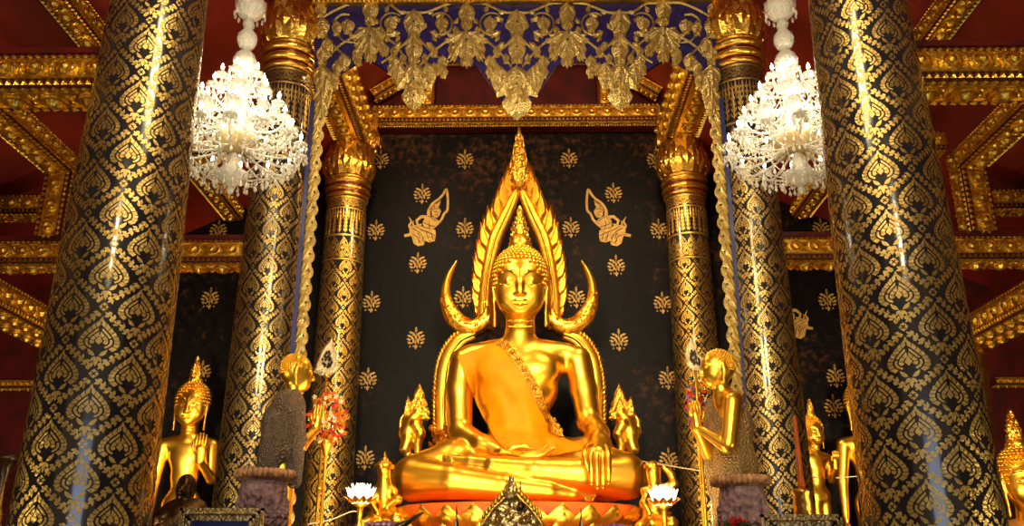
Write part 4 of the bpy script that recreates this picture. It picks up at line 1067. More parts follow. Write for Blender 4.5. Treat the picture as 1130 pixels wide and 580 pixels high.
# small figures at the ends of the throne
def figure(name, label, cat, Y, joints, k, mats, extra=None, h=.009, group=None, head=None):
    """joints: list of chains ((px,py,dy),...),radii px"""
    allp = [p for ch, rs in joints for p in ch]
    xs = [p[0] for p in allp]; ys = [p[1] for p in allp]; cx = (min(xs)+max(xs))/2
    base = P(cx, max(ys), Y); t = thing(name, label, cat, base, group)
    lo_ = P(min(xs)-14, max(ys)+12, Y); hi_ = P(max(xs)+14, min(ys)-12, Y); dy0 = min(p[2] for p in allp)-.3; dy1 = max(p[2] for p in allp)+.3
    b = Body((lo_[0], Y+dy0, lo_[2]), (hi_[0], Y+dy1, hi_[2]), h)
    for ch, rs in joints: b.chain([P(a, c, Y+0)+V3(0,d,0) for a, c, d in ch], [r*sc(500, Y) for r in rs], k)
    m = MB(); b.mesh(m); m.build('body', mats, t); return t
gd = figure('guardian_figure', 'golden kneeling guardian with a pointed crown beside the left knee of the giant statue', 'figurine', 9.5,
  [([(424,527,0),(424,519,-.02)],[6.6,7.6]),([(424,524,0),(424,540,0)],[4,5]),([(415,542,0),(433,542,0)],[5.5,5.5]),([(424,548,.02),(425,570,.05)],[9,14]),([(424,536,0),(424,550,0)],[8,9.5]),([(417,541,0),(411,556,-.1),(420,568,-.2)],[4,3.4,2.8]),([(431,541,0),(441,552,-.1),(430,562,-.2)],[4,3.6,2.8]),
   ([(425,570,.0),(440,574,-.2),(450,585,-.1)],[9,7,5]),([(420,572,0),(404,580,-.2)],[9,6])], .04, G['statue'])
m = MB(); c = P(424,516,9.5); m.lathe(c, [(.10,-.01),(.105,.03),(.08,.04),(.075,.06),(.045,.07),(.04,.09),(.02,.11),(.003,.17)], 16); m.build('pointed_crown', G['statue_orn'], gd)
gd = figure('guardian_figure', 'golden crouching guardian with one arm bent behind its head, right of the giant statue', 'figurine', 9.5,
  [([(722,529,0),(721,520,0)],[7.2,8]),([(722,524,0),(722,540,0)],[4.5,5.5]),([(712,542,0),(731,541,0)],[5.5,5.5]),([(722,548,.02),(722,572,.05)],[9,13]),([(728,540,0),(744,534,0),(741,523,.02),(732,514,.03)],[5,4.4,3.8,3.4]),([(715,542,0),(709,556,-.1),(714,568,-.2)],[4.6,4,3]),
   ([(722,575,.0),(738,578,-.2)],[10,7]),([(719,575,0),(705,582,-.1)],[9,6])], .035, G['statue'])
m = MB(); c = P(721,514,9.5); m.lathe(c, [(.10,-.02),(.10,.01),(.08,.03),(.05,.045),(.02,.055)], 16)
for i in range(40): a = rng.uniform(0, 6.28); r = rng.uniform(0,.09); m.ball((c[0]+r*math.cos(a), c[1]+r*math.sin(a), c[2]+.03-r*.3), .014, 5)
m.build('curled_hair', G['statue_orn'], gd)
for q, (px, lab) in enumerate(((400,'left'),(745,'right'))):   # gilded lotus scroll bulging at each end of the throne
    pass
# ============================================================ standing statues
def standing(name, label, px, py_chin, py_hair, Y, turn=0., group=None, hand='right', finial=1., mt=None, tall=7.6, robe=None, res=.0105):
    """standing Buddha: one arm hanging, the other palm raised; head size from the photo"""
    mt = mt or G['statue']; hd = (py_chin-py_hair)*sc(py_chin, Y); k = hd/66.   # hero head is about 66 units from chin to hair top
    Hh = hd*tall; chin = P(px, py_chin, Y); zc = chin[2]; z0_ = max(.3, zc-Hh+hd)
    c = V3(chin[0], Y, zc+(353-322)*k*1.04); t = thing(name, label, 'statue', (c[0], Y, 0), group)
    U = hd; g = k/hs
    b = Body((c[0]-U*1.35, Y-U*1.1, z0_), (c[0]+U*1.35, Y+U*.7, zc+U*.2), res)
    L = lambda x, y, z: V3(c[0]+x*U, Y+.1*U+y*U, zc+z*U)
    e = -1 if hand == 'right' else 1       # side of the hanging arm on screen
    b.ell(L(0,0,-.85), (.52*U,.30*U,.42*U), .14*U); b.ell(L(0,0,-.55), (.66*U,.25*U,.24*U), .14*U); b.ell(L(0,0,-1.35), (.40*U,.26*U,.55*U), .16*U)
    b.ell(L(0,0,-2.1), (.48*U,.32*U,.5*U), .16*U)
    b.chain([L(-.50,0,-.48),L(0,0,-.38),L(.50,0,-.48)], [.20*U,.2*U,.20*U], .1*U); b.cone(L(0,0,-.4), L(0,0,.1), .25*U, .2*U, .06*U)
    for s in (-1, 1): b.chain([L(s*.24,0,-2.2),L(s*.22,-.02,-4.0),L(s*.20,0,-6.2)], [.29*U,.22*U,.16*U], .14*U)
    b.chain([L(0,.05,-2.3),L(0,.05,-5.6)], [.42*U,.44*U], .1*U, flat=((0,1,0), 2.2))
    b.ell(L(0,0,-2.35), (.50*U,.33*U,.07*U), .05*U)
    # hanging arm
    b.chain([L(e*.66,0,-.52),L(e*.80,.02,-1.5),L(e*.84,-.02,-2.55)], [.20*U,.155*U,.10*U], .06*U)
    b.cone(L(e*.84,-.02,-2.6), L(e*.86,-.05,-2.95), .12*U, .10*U, .04*U, flat=((1,0,0), 1.7))
    # raised arm
    b.chain([L(-e*.66,0,-.52),L(-e*.74,-.02,-1.45)], [.20*U,.155*U], .06*U); b.chain([L(-e*.74,-.04,-1.45),L(-e*.56,-.62,-1.05)], [.145*U,.095*U], .05*U)
    b.cone(L(-e*.56,-.66,-1.0), L(-e*.56,-.70,-.70), .13*U, .15*U, .03*U, flat=((0,1,0), 2.2))
    m = MB(); b.mesh(m)
    def fing(pts, r): m.tube([L(*p) for p in pts], [r*U*1.1, r*U, r*U*.85][:len(pts)], 7); m.ball(L(*pts[-1]), r*U*.9, 6)
    for i in range(4):
        x = -e*.56+(-.13+.085*i); fing([(x,-.70,-.66),(x,-.72,-.48),(x,-.71,-.30-(.05 if i in (0,3) else 0))], .04)
        y = .02-.07*i; fing([(e*.86,y,-2.95),(e*.865,y-.01,-3.15),(e*.86,y-.03,-3.32)], .038)
    fing([(-e*.56+e*.13,-.70,-.82),(-e*.56+e*.22,-.71,-.66),(-e*.56+e*.21,-.71,-.54)], .042)
    fing([(e*.84,-.13,-2.7),(e*.80,-.2,-2.9),(e*.79,-.2,-3.05)], .042)
    for s in (-1, 1):   # feet
        m.tube([L(s*.2,.1,-6.3),L(s*.22,-.3,-6.42),L(s*.24,-.55,-6.48)], [.15*U,.14*U,.09*U], 8)
    head_sdf(c, k, max(.005, .0075*g*1.15), neck=372, nr=.16).mesh(m)
    hm, fm, fl = head_hair(c, k, 1.35, 6)
    if turn:
        ct, st = math.cos(turn), math.sin(turn)
        for q in (m, hm, fm, fl): q.v = [np.stack([c[0]+(v[:,0]-c[0])*ct-(v[:,1]-Y)*st, Y+(v[:,0]-c[0])*st+(v[:,1]-Y)*ct, v[:,2]], 1) for v in q.v]
    m.build('body', mt, t); hm.build('curled_hair', mt, t); fm.build('crown_knob', mt, t); fl.build('flame_finial', G['statue_orn'], t)
    m = MB(); zb = z0_ if z0_ < zc-6*U else zc-6.5*U
    zb = zc-6.62*U
    m.lathe((c[0], Y, 0), [(U*1.0,0),(U*1.0,zb*.25),(U*.7,zb*.3),(U*.7,zb*.6),(U*.95,zb*.75),(U*.8,zb*.85),(U*.9,max(zb,.05)),(.01,max(zb,.05))], 28, 0); m.build('pedestal', G['statue_orn'], t)
    return t
standing('standing_buddha_statue', 'tall golden standing Buddha with one palm raised, left of the columns behind a dark bust', 209, 470, 431, 11.0, .06)
standing('standing_buddha_statue', 'tall golden standing Buddha half hidden behind the right foreground column', 955, 470, 432, 11.0, .0)
standing('standing_buddha_statue', 'small golden standing Buddha with raised palm, between the right columns', 899, 491, 466, 9.3, .35, hand='right', tall=7.2, res=.009)

# ============================================================ the two monk statues facing the altar
def sparkle(name, c1, c2):
    m = mat(name, c1, .42, .55, c2, 3., 0); nt = m.node_tree; N = nt.nodes; b = N['Principled BSDF']
    tc = N.new('ShaderNodeTexCoord'); v = N.new('ShaderNodeTexVoronoi'); v.inputs['Scale'].default_value = 62; nt.links.new(tc.outputs['Object'], v.inputs['Vector'])
    bp = N.new('ShaderNodeBump'); bp.inputs['Strength'].default_value = 1.; bp.inputs['Distance'].default_value = .02; nt.links.new(v.outputs['Distance'], bp.inputs['Height']); nt.links.new(bp.outputs['Normal'], b.inputs['Normal'])
    return m
G['sequin'] = sparkle('sequinned_robe', lin(120,100,82), lin(98,84,84))
G['sequin2'] = sparkle('sequinned_gold_robe', lin(150,120,70), lin(126,104,72))
def monk(label, px, py_top, py_neck, Y, head_a, robe_mat, side, full):
    hd = (py_neck-py_top)*sc(py_neck, Y)*1.0; U = hd; top = P(px, py_top, Y); zc = top[2]-U   # zc chin height
    t = thing('monk_statue', label, 'statue', (top[0], Y, 0)); cx = top[0]
    # model faces -Y, turned afterwards
    L = lambda x, y, z: V3(cx+x*U, Y+y*U, zc+z*U)
    b = Body((cx-U*1.3, Y-U*1.5, zc-6.4*U), (cx+U*1.3, Y+U*1.3, zc+U*1.1), .0095)
    b.ell(L(0,.02,.55), (.37*U,.46*U,.46*U), .05*U); b.ell(L(0,-.12,.28), (.30*U,.30*U,.28*U), .1*U); b.ell(L(0,-.2,.1), (.16*U,.18*U,.12*U), .08*U)
    b.chain([L(0,-.40,.5),L(0,-.47,.36)], [.05*U,.075*U], .06*U); b.chain([L(-.12,-.38,.2),L(.12,-.38,.2)], [.03*U,.03*U], .03*U); b.chain([L(-.1,-.36,.13),L(.1,-.36,.13)], [.035*U,.035*U], .03*U)
    for s in (-1, 1): b.chain([L(s*.37,.04,.58),L(s*.39,.06,.42),L(s*.36,.02,.1)], [.06*U,.075*U,.05*U], .03*U, flat=((1,0,0), 1.6)); b.chain([L(s*.08,-.40,.53),L(s*.25,-.36,.55)], [.03*U,.03*U], .04*U)
    b.cone(L(0,.05,.2), L(0,.08,-.35), .2*U, .24*U, .08*U)
    b.chain([L(-.52,.22,-.45),L(0,.22,-.32),L(.52,.22,-.45)], [.24*U,.28*U,.24*U], .1*U); b.ell(L(0,.25,-.95), (.54*U,.46*U,.62*U), .15*U); b.ell(L(0,.3,-1.9), (.44*U,.40*U,.6*U), .15*U)
    for s in (-1, 1):
        b.chain([L(s*.2,.25,-2.3),L(s*.2,.2,-4.2),L(s*.2,.15,-6.0)], [(.34 if full else .42)*U,.31*U,.24*U], .12*U)
        b.chain([L(s*.62,.12,-.5),L(s*.74,-.12,-1.62)], [.23*U,.20*U], .06*U); b.chain([L(s*.72,-.16,-1.66),L(s*.10,-.62,-1.15)], [.19*U,.10*U], .05*U)
        b.cone(L(s*.075,-.66,-1.1), L(s*.05,-.70,-.75), .12*U, .09*U, .03*U, flat=((1,0,0), 1.9))
    m = MB(); b.mesh(m)
    for s in (-1, 1):
        for i in range(4): y = -.80+.08*i; m.tube([L(s*.05,y,-.78),L(s*.045,y-.02,-.58),L(s*.03,y-.03,-.38-(.05 if i in (0,3) else 0))], [.042*U,.038*U,.028*U], 7)
        m.tube([L(s*.06,-.56,-.95),L(s*.06,-.49,-.78),L(s*.05,-.49,-.66)], [.045*U,.04*U,.03*U], 7)
        m.tube([L(s*.2,.15,-6.1),L(s*.22,-.3,-6.2),L(s*.24,-.5,-6.25)], [.14*U,.13*U,.08*U], 8)
    # robe shell
    r = Body((cx-U*1.35, Y-U*1.2, zc-6.2*U), (cx+U*1.35, Y+U*1.6, zc-.1*U), .0105)
    e = side   # covered shoulder, model x sign
    r.ell(L(e*.08,.30,-1.05), (.62*U,.58*U,.72*U), .15*U); r.chain([L(e*.58,.2,-.46),L(e*.15,.25,-.34)], [.38*U,.34*U], .12*U)
    r.chain([L(e*.62,.02,-.6),L(e*.78,-.02,-1.5),L(e*.80,-.05,-2.6)], [.25*U,.27*U,.2*U], .12*U)
    if full:
        r.ell(L(0,.3,-2.1), (.60*U,.58*U,.9*U), .2*U); r.chain([L(0,.28,-2.6),L(0,.2,-5.9)], [.62*U,.72*U], .15*U)
    else:
        r.chain([L(e*.40,.45,-1.6),L(e*.5,.85,-3.1)], [.46*U,.12*U], .15*U); r.ell(L(0,.3,-1.9), (.52*U,.5*U,.35*U), .12*U)
    for i in range(9):  # fold grooves
        x = -.5+.13*i; r.chain([L(e*(.98-abs(x)*.3),x*1.1+.3,-1.1),L(e*(.95),x*1.3+.45,-2.8 if not full else -5.8)], [.035*U,.05*U], .04*U, sub=True)
    # open the front of the bare shoulder
    r.ell(L(-e*.75,-.42,-.55), (.42*U,.50*U,.75*U), .06*U, sub=True)
    m2 = MB(); r.mesh(m2)
    m3 = MB()           # tight curls / shaven texture cap
    cc0 = L(0,.05,.58)
    for row in range(14):
        ph = .1+.135*row; n = max(6, int(2*PI*math.sin(ph)*.40/.075))
        for i in range(n):
            a = 2*PI*(i+.5*(row % 2))/n; d = V3(math.sin(ph)*math.cos(a), math.sin(ph)*math.sin(a), math.cos(ph)); p = cc0+V3(.36,.44,.45)*U*d
            if d[1] < -.3 and d[2] < .55-abs(d[0])*.2: continue
            if d[2] < -.1 and d[1] < .35: continue
            m3.ball(p, .034*U, 6)
    ct, st = math.cos(head_a), math.sin(head_a)
    for q in (m, m2, m3): q.v = [np.stack([cx+(v[:,0]-cx)*ct-(v[:,1]-Y)*st, Y+(v[:,0]-cx)*st+(v[:,1]-Y)*ct, v[:,2]], 1) for v in q.v]
    m.build('body', G['statue'], t); m2.build('robe', robe_mat, t); m3.build('cropped_hair', G['statue'], t)
    m = MB(); zb = zc-6.3*U; Y += .2*U*(1 if full else -.6)*0; m.lathe((cx, Y, 0), [(U*1.2,0),(U*1.2,.1),(U*.9,.16),(U*.9,zb-.12),(U*1.1,zb-.06),(U*1.1,zb),(.01,zb)], 28, 0); m.build('pedestal', G['statue_orn'], t)
monk('gold monk statue with a greyish sequinned shawl seen from behind, by the left middle column', 329, 392, 431, 7.5, math.radians(112), G['sequin'], -1, False)
monk('gold praying monk statue in a long glittering robe facing left, by the right middle column', 790, 387, 428, 7.5, math.radians(-82), G['sequin2'], -1, True)

# ceremonial fans and bouquets on poles
G['fan'] = mat('tarnished_filigree', (.62,.52,.32,1), .4, .8, (.4,.32,.18,1), 20., .8, 70., 'voronoi', bdist=.008)
G['dark'] = mat('dark_bronze', lin(34,24,20), .3, .5, lin(60,40,26), 6., .3, 30.)
def fan(label, pts, hub, Y, pole_px, py0, gap=True):
    b0 = P(pole_px, 580, Y); t = thing('ceremonial_fan', label, 'fan', (b0[0], Y, 0)); m = MB()
    f = [P(a, b_, Y)*V3(1,0,1)+V3(0,Y,0) for a, b_ in pts]; m.slab(f, (0,.03,0), 0, .18, .012)
    cx = sum(p[0] for p in pts)/len(pts); 
    rr_ = random.Random(int(cx))
    for i in range(26):
        u = rr_.random(); a, b_ = rr_.choice(pts), rr_.choice(pts); x, y = hub[0]+(a[0]-hub[0])*u*.5+(b_[0]-hub[0])*(1-u)*.4, hub[1]+(a[1]-hub[1])*u*.5+(b_[1]-hub[1])*(1-u)*.4
        q = P(x, y, Y); m.ball((q[0], Y-.02, q[2]), (.012,.01,.018), 6, 1)
    m.build('filigree_blade', [G['fan'], G['dark']], t)
    m = MB(); a = P(pole_px, py0, Y); m.tube([V3(a[0],Y+.02,0.0),V3(a[0],Y+.02,a[2]*.5),V3(a[0],Y+.02,a[2]+.08)], [.03,.018,.012], 8)
    for z in np.arange(.2, a[2], .35): m.ball((a[0],Y+.02,z), (.028,.028,.02), 8)
    m.build('pole', G['statue'], t)
fan('leaf-shaped filigree fan on a pole beside the left monk statue', [(346,410),(350,398),(355,386),(361,378),(366,372),(369,384),(371,395),(375,404),(370,410),(362,413),(354,414)][::-1], (361,398), 8.5, 360, 412)
fan('curved perforated gold fan on a pole beside the right monk statue', [(765,408),(758,402),(756,390),(759,380),(763,372),(767,384),(772,392),(779,400),(777,408)][::-1], (766,396), 8.3, 768, 408)
def bouquet(label, cx, cy, Y, w, h_, cols, seed, pole=True):
    c = P(cx, cy, Y); t = thing('flower_bouquet', label, 'flowers', (c[0], Y, 0)); rr_ = random.Random(seed)
    for ci, cl_ in enumerate(cols):
        m = MB()
        for i in range(46):
            a = rr_.uniform(0, 6.28); r = math.sqrt(rr_.random()); x, z = r*math.cos(a)*w, r*math.sin(a)*h_; y = rr_.uniform(-.08,.06)
            p = c+V3(x, y, z)
            def M(u, v, h, p=p): return (p[0]+u, p[1]-h, p[2]+v)
            for k in range(5): m.leaf(M, (0,0), k*1.257+r*3, rr_.uniform(.018,.03), .009, .012, 0, 3)
        m.build('blossoms', cl_, t)
    m = MB(); m.tube([V3(c[0],Y,0),V3(c[0],Y,c[2]-h_*.4)], [.02,.012], 8)
    m.lathe((c[0],Y,c[2]-h_-.10), [(.015,0),(.03,.04),(.06,.10),(.075,.15),(.06,.15)], 14); m.build('gold_stand', G['statue'], t)
fo, fr_, fw, fg, fb = mat('orange_petals', lin(235,110,20), .6), mat('red_petals', lin(190,30,25), .6), mat('cream_petals', lin(240,220,170), .6), mat('green_leaves', lin(40,90,30), .6), mat('blue_petals', lin(90,100,170), .6)
bouquet('orange and cream flower bouquet on a slim gold stand beside the left monk statue', 362, 461, 8.0, .17, .24, (fo, fw, fr_, G['beam']), 1)
bouquet('small red and blue flower bouquet in front of the right rear column', 768, 447, 8.6, .09, .24, (fr_, fb, G['beam']), 2)

# ============================================================ altar objects in the foreground
G['stone'] = mat('carved_purplish_stone', lin(158,124,124), .7, 0., lin(112,84,92), 14., .9, 26., 'voronoi', bdist=.03)
G['stone_rim'] = mat('ochre_stone_rim', lin(195,140,95), .6, 0., lin(130,88,60), 20., .4, 40.)
def pot(label, px, py, Y, wpx):
    s_ = sc(py, Y); R_ = wpx/2*s_; c = P(px, py, Y); t = thing('stone_urn', label, 'urn', (c[0], Y, 0)); z = c[2]; m = MB()
    m.lathe((c[0],Y,0), [(R_*.75,z-1.0),(R_*.82,z-.8),(R_*.80,z-.5),(R_*.82,z-.3),(R_*.84,z-.14),(R_*.78,z-.10),(R_*.8,z-.07)], 40)
    for row in range(3):
        for i in range(16):     # carved foliage in relief
            a0 = 2*PI*i/16+row*.2
            def M(u, v, h, a0=a0, zz=z-.34-.24*row): rr = R_*.815+h+.004; return (c[0]+rr*math.cos(a0+u/rr), Y+rr*math.sin(a0+u/rr), zz+v)
            for a, L_ in ((PI/2,.16),(PI/2+.9,.12),(PI/2-.9,.12),(-PI/2+.6,.07),(-PI/2-.6,.07)): m.leaf(M, (0,0), a, L_, .03, .02, .6 if a > PI/2 else -.6, 5)
    m.build('carved_body', G['stone'], t); m = MB()
    m.lathe((c[0],Y,0), [(R_*.8,z-.075),(R_*.98,z-.05),(R_*.99,z-.005),(R_*.9,z),(R_*.8,z-.02)], 40, 0)
    for i in range(34):
        a0 = 2*PI*i/34; p = (c[0]+R_*.98*math.cos(a0), Y+R_*.98*math.sin(a0), z-.03); m.ball(p, (.028,.028,.036), 8)
    m.build('petal_rim', G['stone_rim'], t)
    m = MB(); m.lathe((c[0],Y,0), [(R_*1.1,0),(R_*1.1,.08),(R_*.9,.12),(R_*.8,.2),(R_*.75,z-1.0)], 30); m.build('plinth', G['stone'], t)
pot('carved purplish stone urn with a petal rim in front of the left middle column', 293, 519, 6.7, 62)
pot('carved purplish stone urn with a petal rim in front of the right middle column', 817, 526, 6.7, 60)
bouquet('red flowers with green leaves at the foot of the right stone urn', 813, 583, 5.9, .08, .05, (fr_, fg), 5)
G['pic'] = mat('blue_picture', lin(42,62,140), .35, 0., lin(26,36,92), 3.)
G['pic2'] = mat('dark_red_picture', lin(92,40,28), .35, 0., lin(50,22,20), 3.)
G['frame'] = mat('antique_gold_frame', (.55,.40,.16,1), .4, .85, (.36,.25,.09,1), 18., .7, 50., 'voronoi', bdist=.008)
def picture(label, x0, x1, y0, Y, pm, tilt=0):
    a, b_ = P(x0, y0, Y), P(x1, y0-tilt, Y); t = thing('picture_frame', label, 'picture', ((a[0]+b_[0])/2, Y, a[2]-.75)); w = b_[0]-a[0]; Hh = .75
    xl, xr, zt = a[0], b_[0], a[2]; m = MB(); fwid = .075
    for d, r_ in ((0,0),(.02,.018),(.045,.012),(.06,.02)):
        w_ = .018
        for lo, hi in (((xl+d,Y-r_,zt-d-w_),(xr-d,Y+.03,zt-d)),((xl+d,Y-r_,zt-Hh+d),(xr-d,Y+.03,zt-Hh+d+w_)),((xl+d,Y-r_,zt-Hh+d),(xl+d+w_,Y+.03,zt-d)),((xr-d-w_,Y-r_,zt-Hh+d),(xr-d,Y+.03,zt-d))): m.box(lo, hi)
    for i in range(30):
        for zz in (zt-.035, zt-Hh+.035): m.ball((xl+.04+(w-.08)*i/29, Y-.02, zz), (.014,.012,.01), 6)
    for i in range(36):
        for xx in (xl+.035, xr-.035): m.ball((xx, Y-.02, zt-.04-(Hh-.08)*i/35), (.01,.012,.014), 6)
    m.build('frame', G['frame'], t); m = MB(); m.box((xl+.07,Y+.005,zt-Hh+.07),(xr-.07,Y+.02,zt-.07)); m.build('picture_panel', pm, t)
    m = MB(); m.box((xl+.05,Y+.035,0),(xl+.09,Y+.08,zt-.1)); m.box((xr-.09,Y+.035,0),(xr-.05,Y+.08,zt-.1)); m.box((xl+.03,Y-.05,zt-Hh-.04),(xr-.03,Y+.08,zt-Hh)); m.build('easel_stand', G['dark'], t)
picture('ornate gold frame with a blue picture, bottom left in front of the stone urn', 199, 291, 560, 5.7, G['pic'])
picture('ornate gold frame with a dark red picture, bottom right', 840, 929, 567, 5.7, G['pic2'], 2)
# dark bust of a monk
t = thing('monk_bust', 'dark bronze seated monk figure in front of the left standing Buddha', 'statue', P(204, 590, 6.2)*V3(1,1,0)); Yb = 6.2; s6 = sc(540, Yb); cb_ = P(205, 540, Yb)
b = Body(cb_+V3(-.34,-.3,-1.0), cb_+V3(.34,.3,.2), .008); L = lambda x, y, z: cb_+V3(x*s6, y*s6, z*s6)
b.ell(L(0,0,6), (9.5*s6,10.5*s6,11.5*s6), .02); b.ell(L(-1,-3,-2), (7.5*s6,7.5*s6,8*s6), .03); b.chain([L(-1,-9,3),L(-1,-11,-1)], [.008,.014], .015)
b.chain([L(-3,-9.2,-5),L(2,-9.2,-5)], [.006,.006], .01); 
for q in (-1,1): b.chain([L(q*9,0,5),L(q*9.5,1,0),L(q*9,0,-5)], [.012,.014,.01], .01); b.chain([L(q*2-1,-9.5,5),L(q*6-1,-8,5.5)], [.007,.006], .012); b.chain([L(q*13,0,-24),L(q*22,0,-30),L(q*26,-4,-58),L(q*8,-20,-78)], [.045,.055,.05,.035], .04); b.chain([L(q*10,0,-92),L(q*34,-10,-100),L(q*4,-30,-104)], [.1,.09,.06], .05)
b.cone(L(0,0,-6), L(0,1,-18), .045, .055, .03); b.ell(L(0,0,-40), (19*s6,.11,26*s6), .06); b.ell(L(0,0,-75), (18*s6,.12,30*s6), .06); b.chain([L(-12,0,-22),L(12,0,-22)], [.06,.06], .04)
m = MB(); b.mesh(m); m.build('body', mat('aged_bronze', lin(92,62,38), .32, .85, lin(58,38,26), 6., .3, 30.), t)
rb = mat('brown_gilded_robe', lin(120,80,35), .4, .6, lin(50,34,20), 12., .5, 30.)
b = Body(cb_+V3(-.36,-.3,-1.0), cb_+V3(.36,.3,-.05), .009); b.chain([L(12,1,-23),L(-6,-9,-40),L(-16,-6,-70)], [.085,.10,.08], .05); b.ell(L(0,3,-55), (23*s6,.135,36*s6), .06); b.ell(L(-16,-14,-26),(12*s6,.12,12*s6), .02, sub=True)
m = MB(); b.mesh(m); m.build('robe', rb, t)
m = MB(); zb_ = cb_[2]-.80; m.lathe((cb_[0],Yb,0), [(.32,0),(.32,.06),(.26,.1),(.24,zb_-.1),(.3,zb_-.04),(.3,zb_+.03),(.01,zb_+.03)], 24); m.build('pedestal', G['dark'], t)
# shrine gable in the middle bottom
Yg = 6.6; t = thing('shrine_gable', 'dull gold filigree gable of a small shrine with a leaf spire, bottom centre', 'shrine', P(563, 600, Yg)*V3(1,1,0)); s6 = sc(560, Yg)
def GP(px, py, y=Yg): q = P(px, py, Yg); return V3(q[0], y, q[2])
m = MB(); o = [(528,596),(530,577),(540,566),(552,556),(556,545),(565,540),(574,547),(580,556),(588,565),(597,578),(600,596)][::-1]
m.slab([GP(*p) for p in o][::-1], (0,.25,0), 0); rr_ = random.Random(2)
for i in range(90):
    px = rr_.uniform(534,594); lim = 545+abs(px-565)*.95; py = rr_.uniform(min(lim+3, 590), 596)
    def M(u, v, h, px=px, py=py): q = GP(px, py); return (q[0]+u, Yg-.005-h, q[2]+v)
    m.leaf(M, (0,0), rr_.uniform(0,6.28), .045, .012, .015, rr_.choice((-1.5,1.5)), 4)
m.build('filigree_panel', G['frame'], t)
m = MB()
for q in (-1, 1):
    pts = [GP(565+q*a, b_, Yg-.02) for a, b_ in ((1,541),(10,551),(20,560),(33,578),(36,596))]; m.tube(pts, .014, 6)
    for i in range(9): p = GP(565+q*(4+3.4*i), 541+3.9*i, Yg-.02); m.lathe(p, [(.016,0),(.014,.02),(.003,.055)], 6)
m.build('gilded_rake', G['beam'], t)
m = MB(); c = GP(563.5, 549); m.lathe(c, [(.03,-.02),(.06,.0),(.05,.02),(.055,.03),(.045,.06),(.02,.10),(.004,.155)], 12)
for i in range(24):
    a0 = i*.9; zz = .004+.005*i
    def M(u, v, h, a0=a0, zz=zz): rr = .058*(1-zz/.15)+h; return (c[0]+(rr)*math.cos(a0)+u*math.sin(a0), Yg+rr*math.sin(a0)-u*math.cos(a0), c[2]+zz+v)
    m.leaf(M, (0,0), PI/2, .04, .012, .008, 0, 4)
m.build('leaf_spire', G['frame'], t)
m = MB(); c = GP(574.5, 556); m.lathe(c, [(.035,-.04),(.03,-.01),(.02,.0),(.022,.02),(.012,.03),(.006,.06),(.003,.165)], 8); m.build('needle_finial', G['dark'], t)
m = MB(); q0 = GP(528,596); q1 = GP(600,596); m.box((q0[0],Yg,q0[2]-.25),(q1[0],Yg+.3,q0[2]+.02)); m.box((q0[0]-.03,Yg-.03,0),(q1[0]+.03,Yg+.33,q0[2]-.25)); m.build('shrine_body', G['frame'], t)
def spire(label, px, py0, Y, hpx, mt, r=.02, name='needle_spire', cat='spire'):
    c = P(px, py0, Y); H_ = (hpx)*sc(py0, Y); zb_ = c[2]-H_; m = MB()
    m.lathe((c[0],Y,0), [(r*3.5,0),(r*3.5,.05),(r*1.6,.1),(r*1.5,zb_-.12),(r*2.4,zb_-.08),(r*2.4,zb_-.02),(r*1.4,zb_),(r*1.6,zb_+H_*.15),(r*.9,zb_+H_*.25),(r,zb_+H_*.4),(r*.45,zb_+H_*.55),(r*.15,c[2])], 12)
    return tag(m.build(name, mt), label, cat)
spire('thin dark needle spire on the altar, left of the small shrine', 504, 556, 7.2, 34, G['dark'])
spire('thin dark needle spire on the altar, right of the small shrine', 641, 560, 7.2, 30, G['dark'])
spire('slim gold spire at the far left edge, below the front column', 5, 530, 7.0, 60, G['beam'], .028)
c = P(885, 540, 7.5); m = MB(); m.lathe((c[0],7.5,0), [(.2,0),(.2,.05),(.12,.1),(.10,c[2]-.42),(.065,c[2]-.25),(.085,c[2]-.2),(.075,c[2]-.05),(.088,c[2]-.02),(.085,c[2]),(.05,c[2]+.01)], 24); tag(m.build('candlestick', G['capital']), 'round gold candlestick cup in front of the right middle column', 'candlestick')
zt_ = P(885.5, 456, 7.5)[2]; t = thing('altar_candle', 'tall slim orange candle standing in the gold candlestick beside the small standing Buddha', 'candle', (c[0], 7.5, c[2]+.012))
m = MB(); m.lathe((c[0],7.5,0), [(.030,c[2]+.012),(.032,c[2]+.05),(.022,c[2]+.12),(.019,zt_-.08),(.012,zt_-.02),(.004,zt_-.015)], 14); m.build('wax', mat('orange_candle', lin(205,100,30), .4, 0, lin(170,74,20), 5.), t)
m = MB(); m.lathe((c[0],7.5,0), [(.003,zt_-.018),(.003,zt_+.015)], 6); m.build('wick', G['dark'], t)
m = MB(); c = P(959, 537, 7.6); m.lathe((c[0],7.6,0), [(.16,0),(.16,.05),(.1,.12),(.085,c[2]-.5),(.10,c[2]-.3)], 20, 0); m.lathe((c[0],7.6,0), [(.103,c[2]-.30),(.106,c[2]-.27),(.103,c[2]-.24)], 20, 1); m.lathe((c[0],7.6,0), [(.10,c[2]-.24),(.095,c[2]-.1),(.075,c[2]-.03),(.03,c[2]),(.002,c[2]+.01)], 20, 0)
tag(m.build('lacquered_container', [G['dark'], G['beam']]), 'dark rounded container with a gold band in front of the half hidden standing Buddha', 'container')
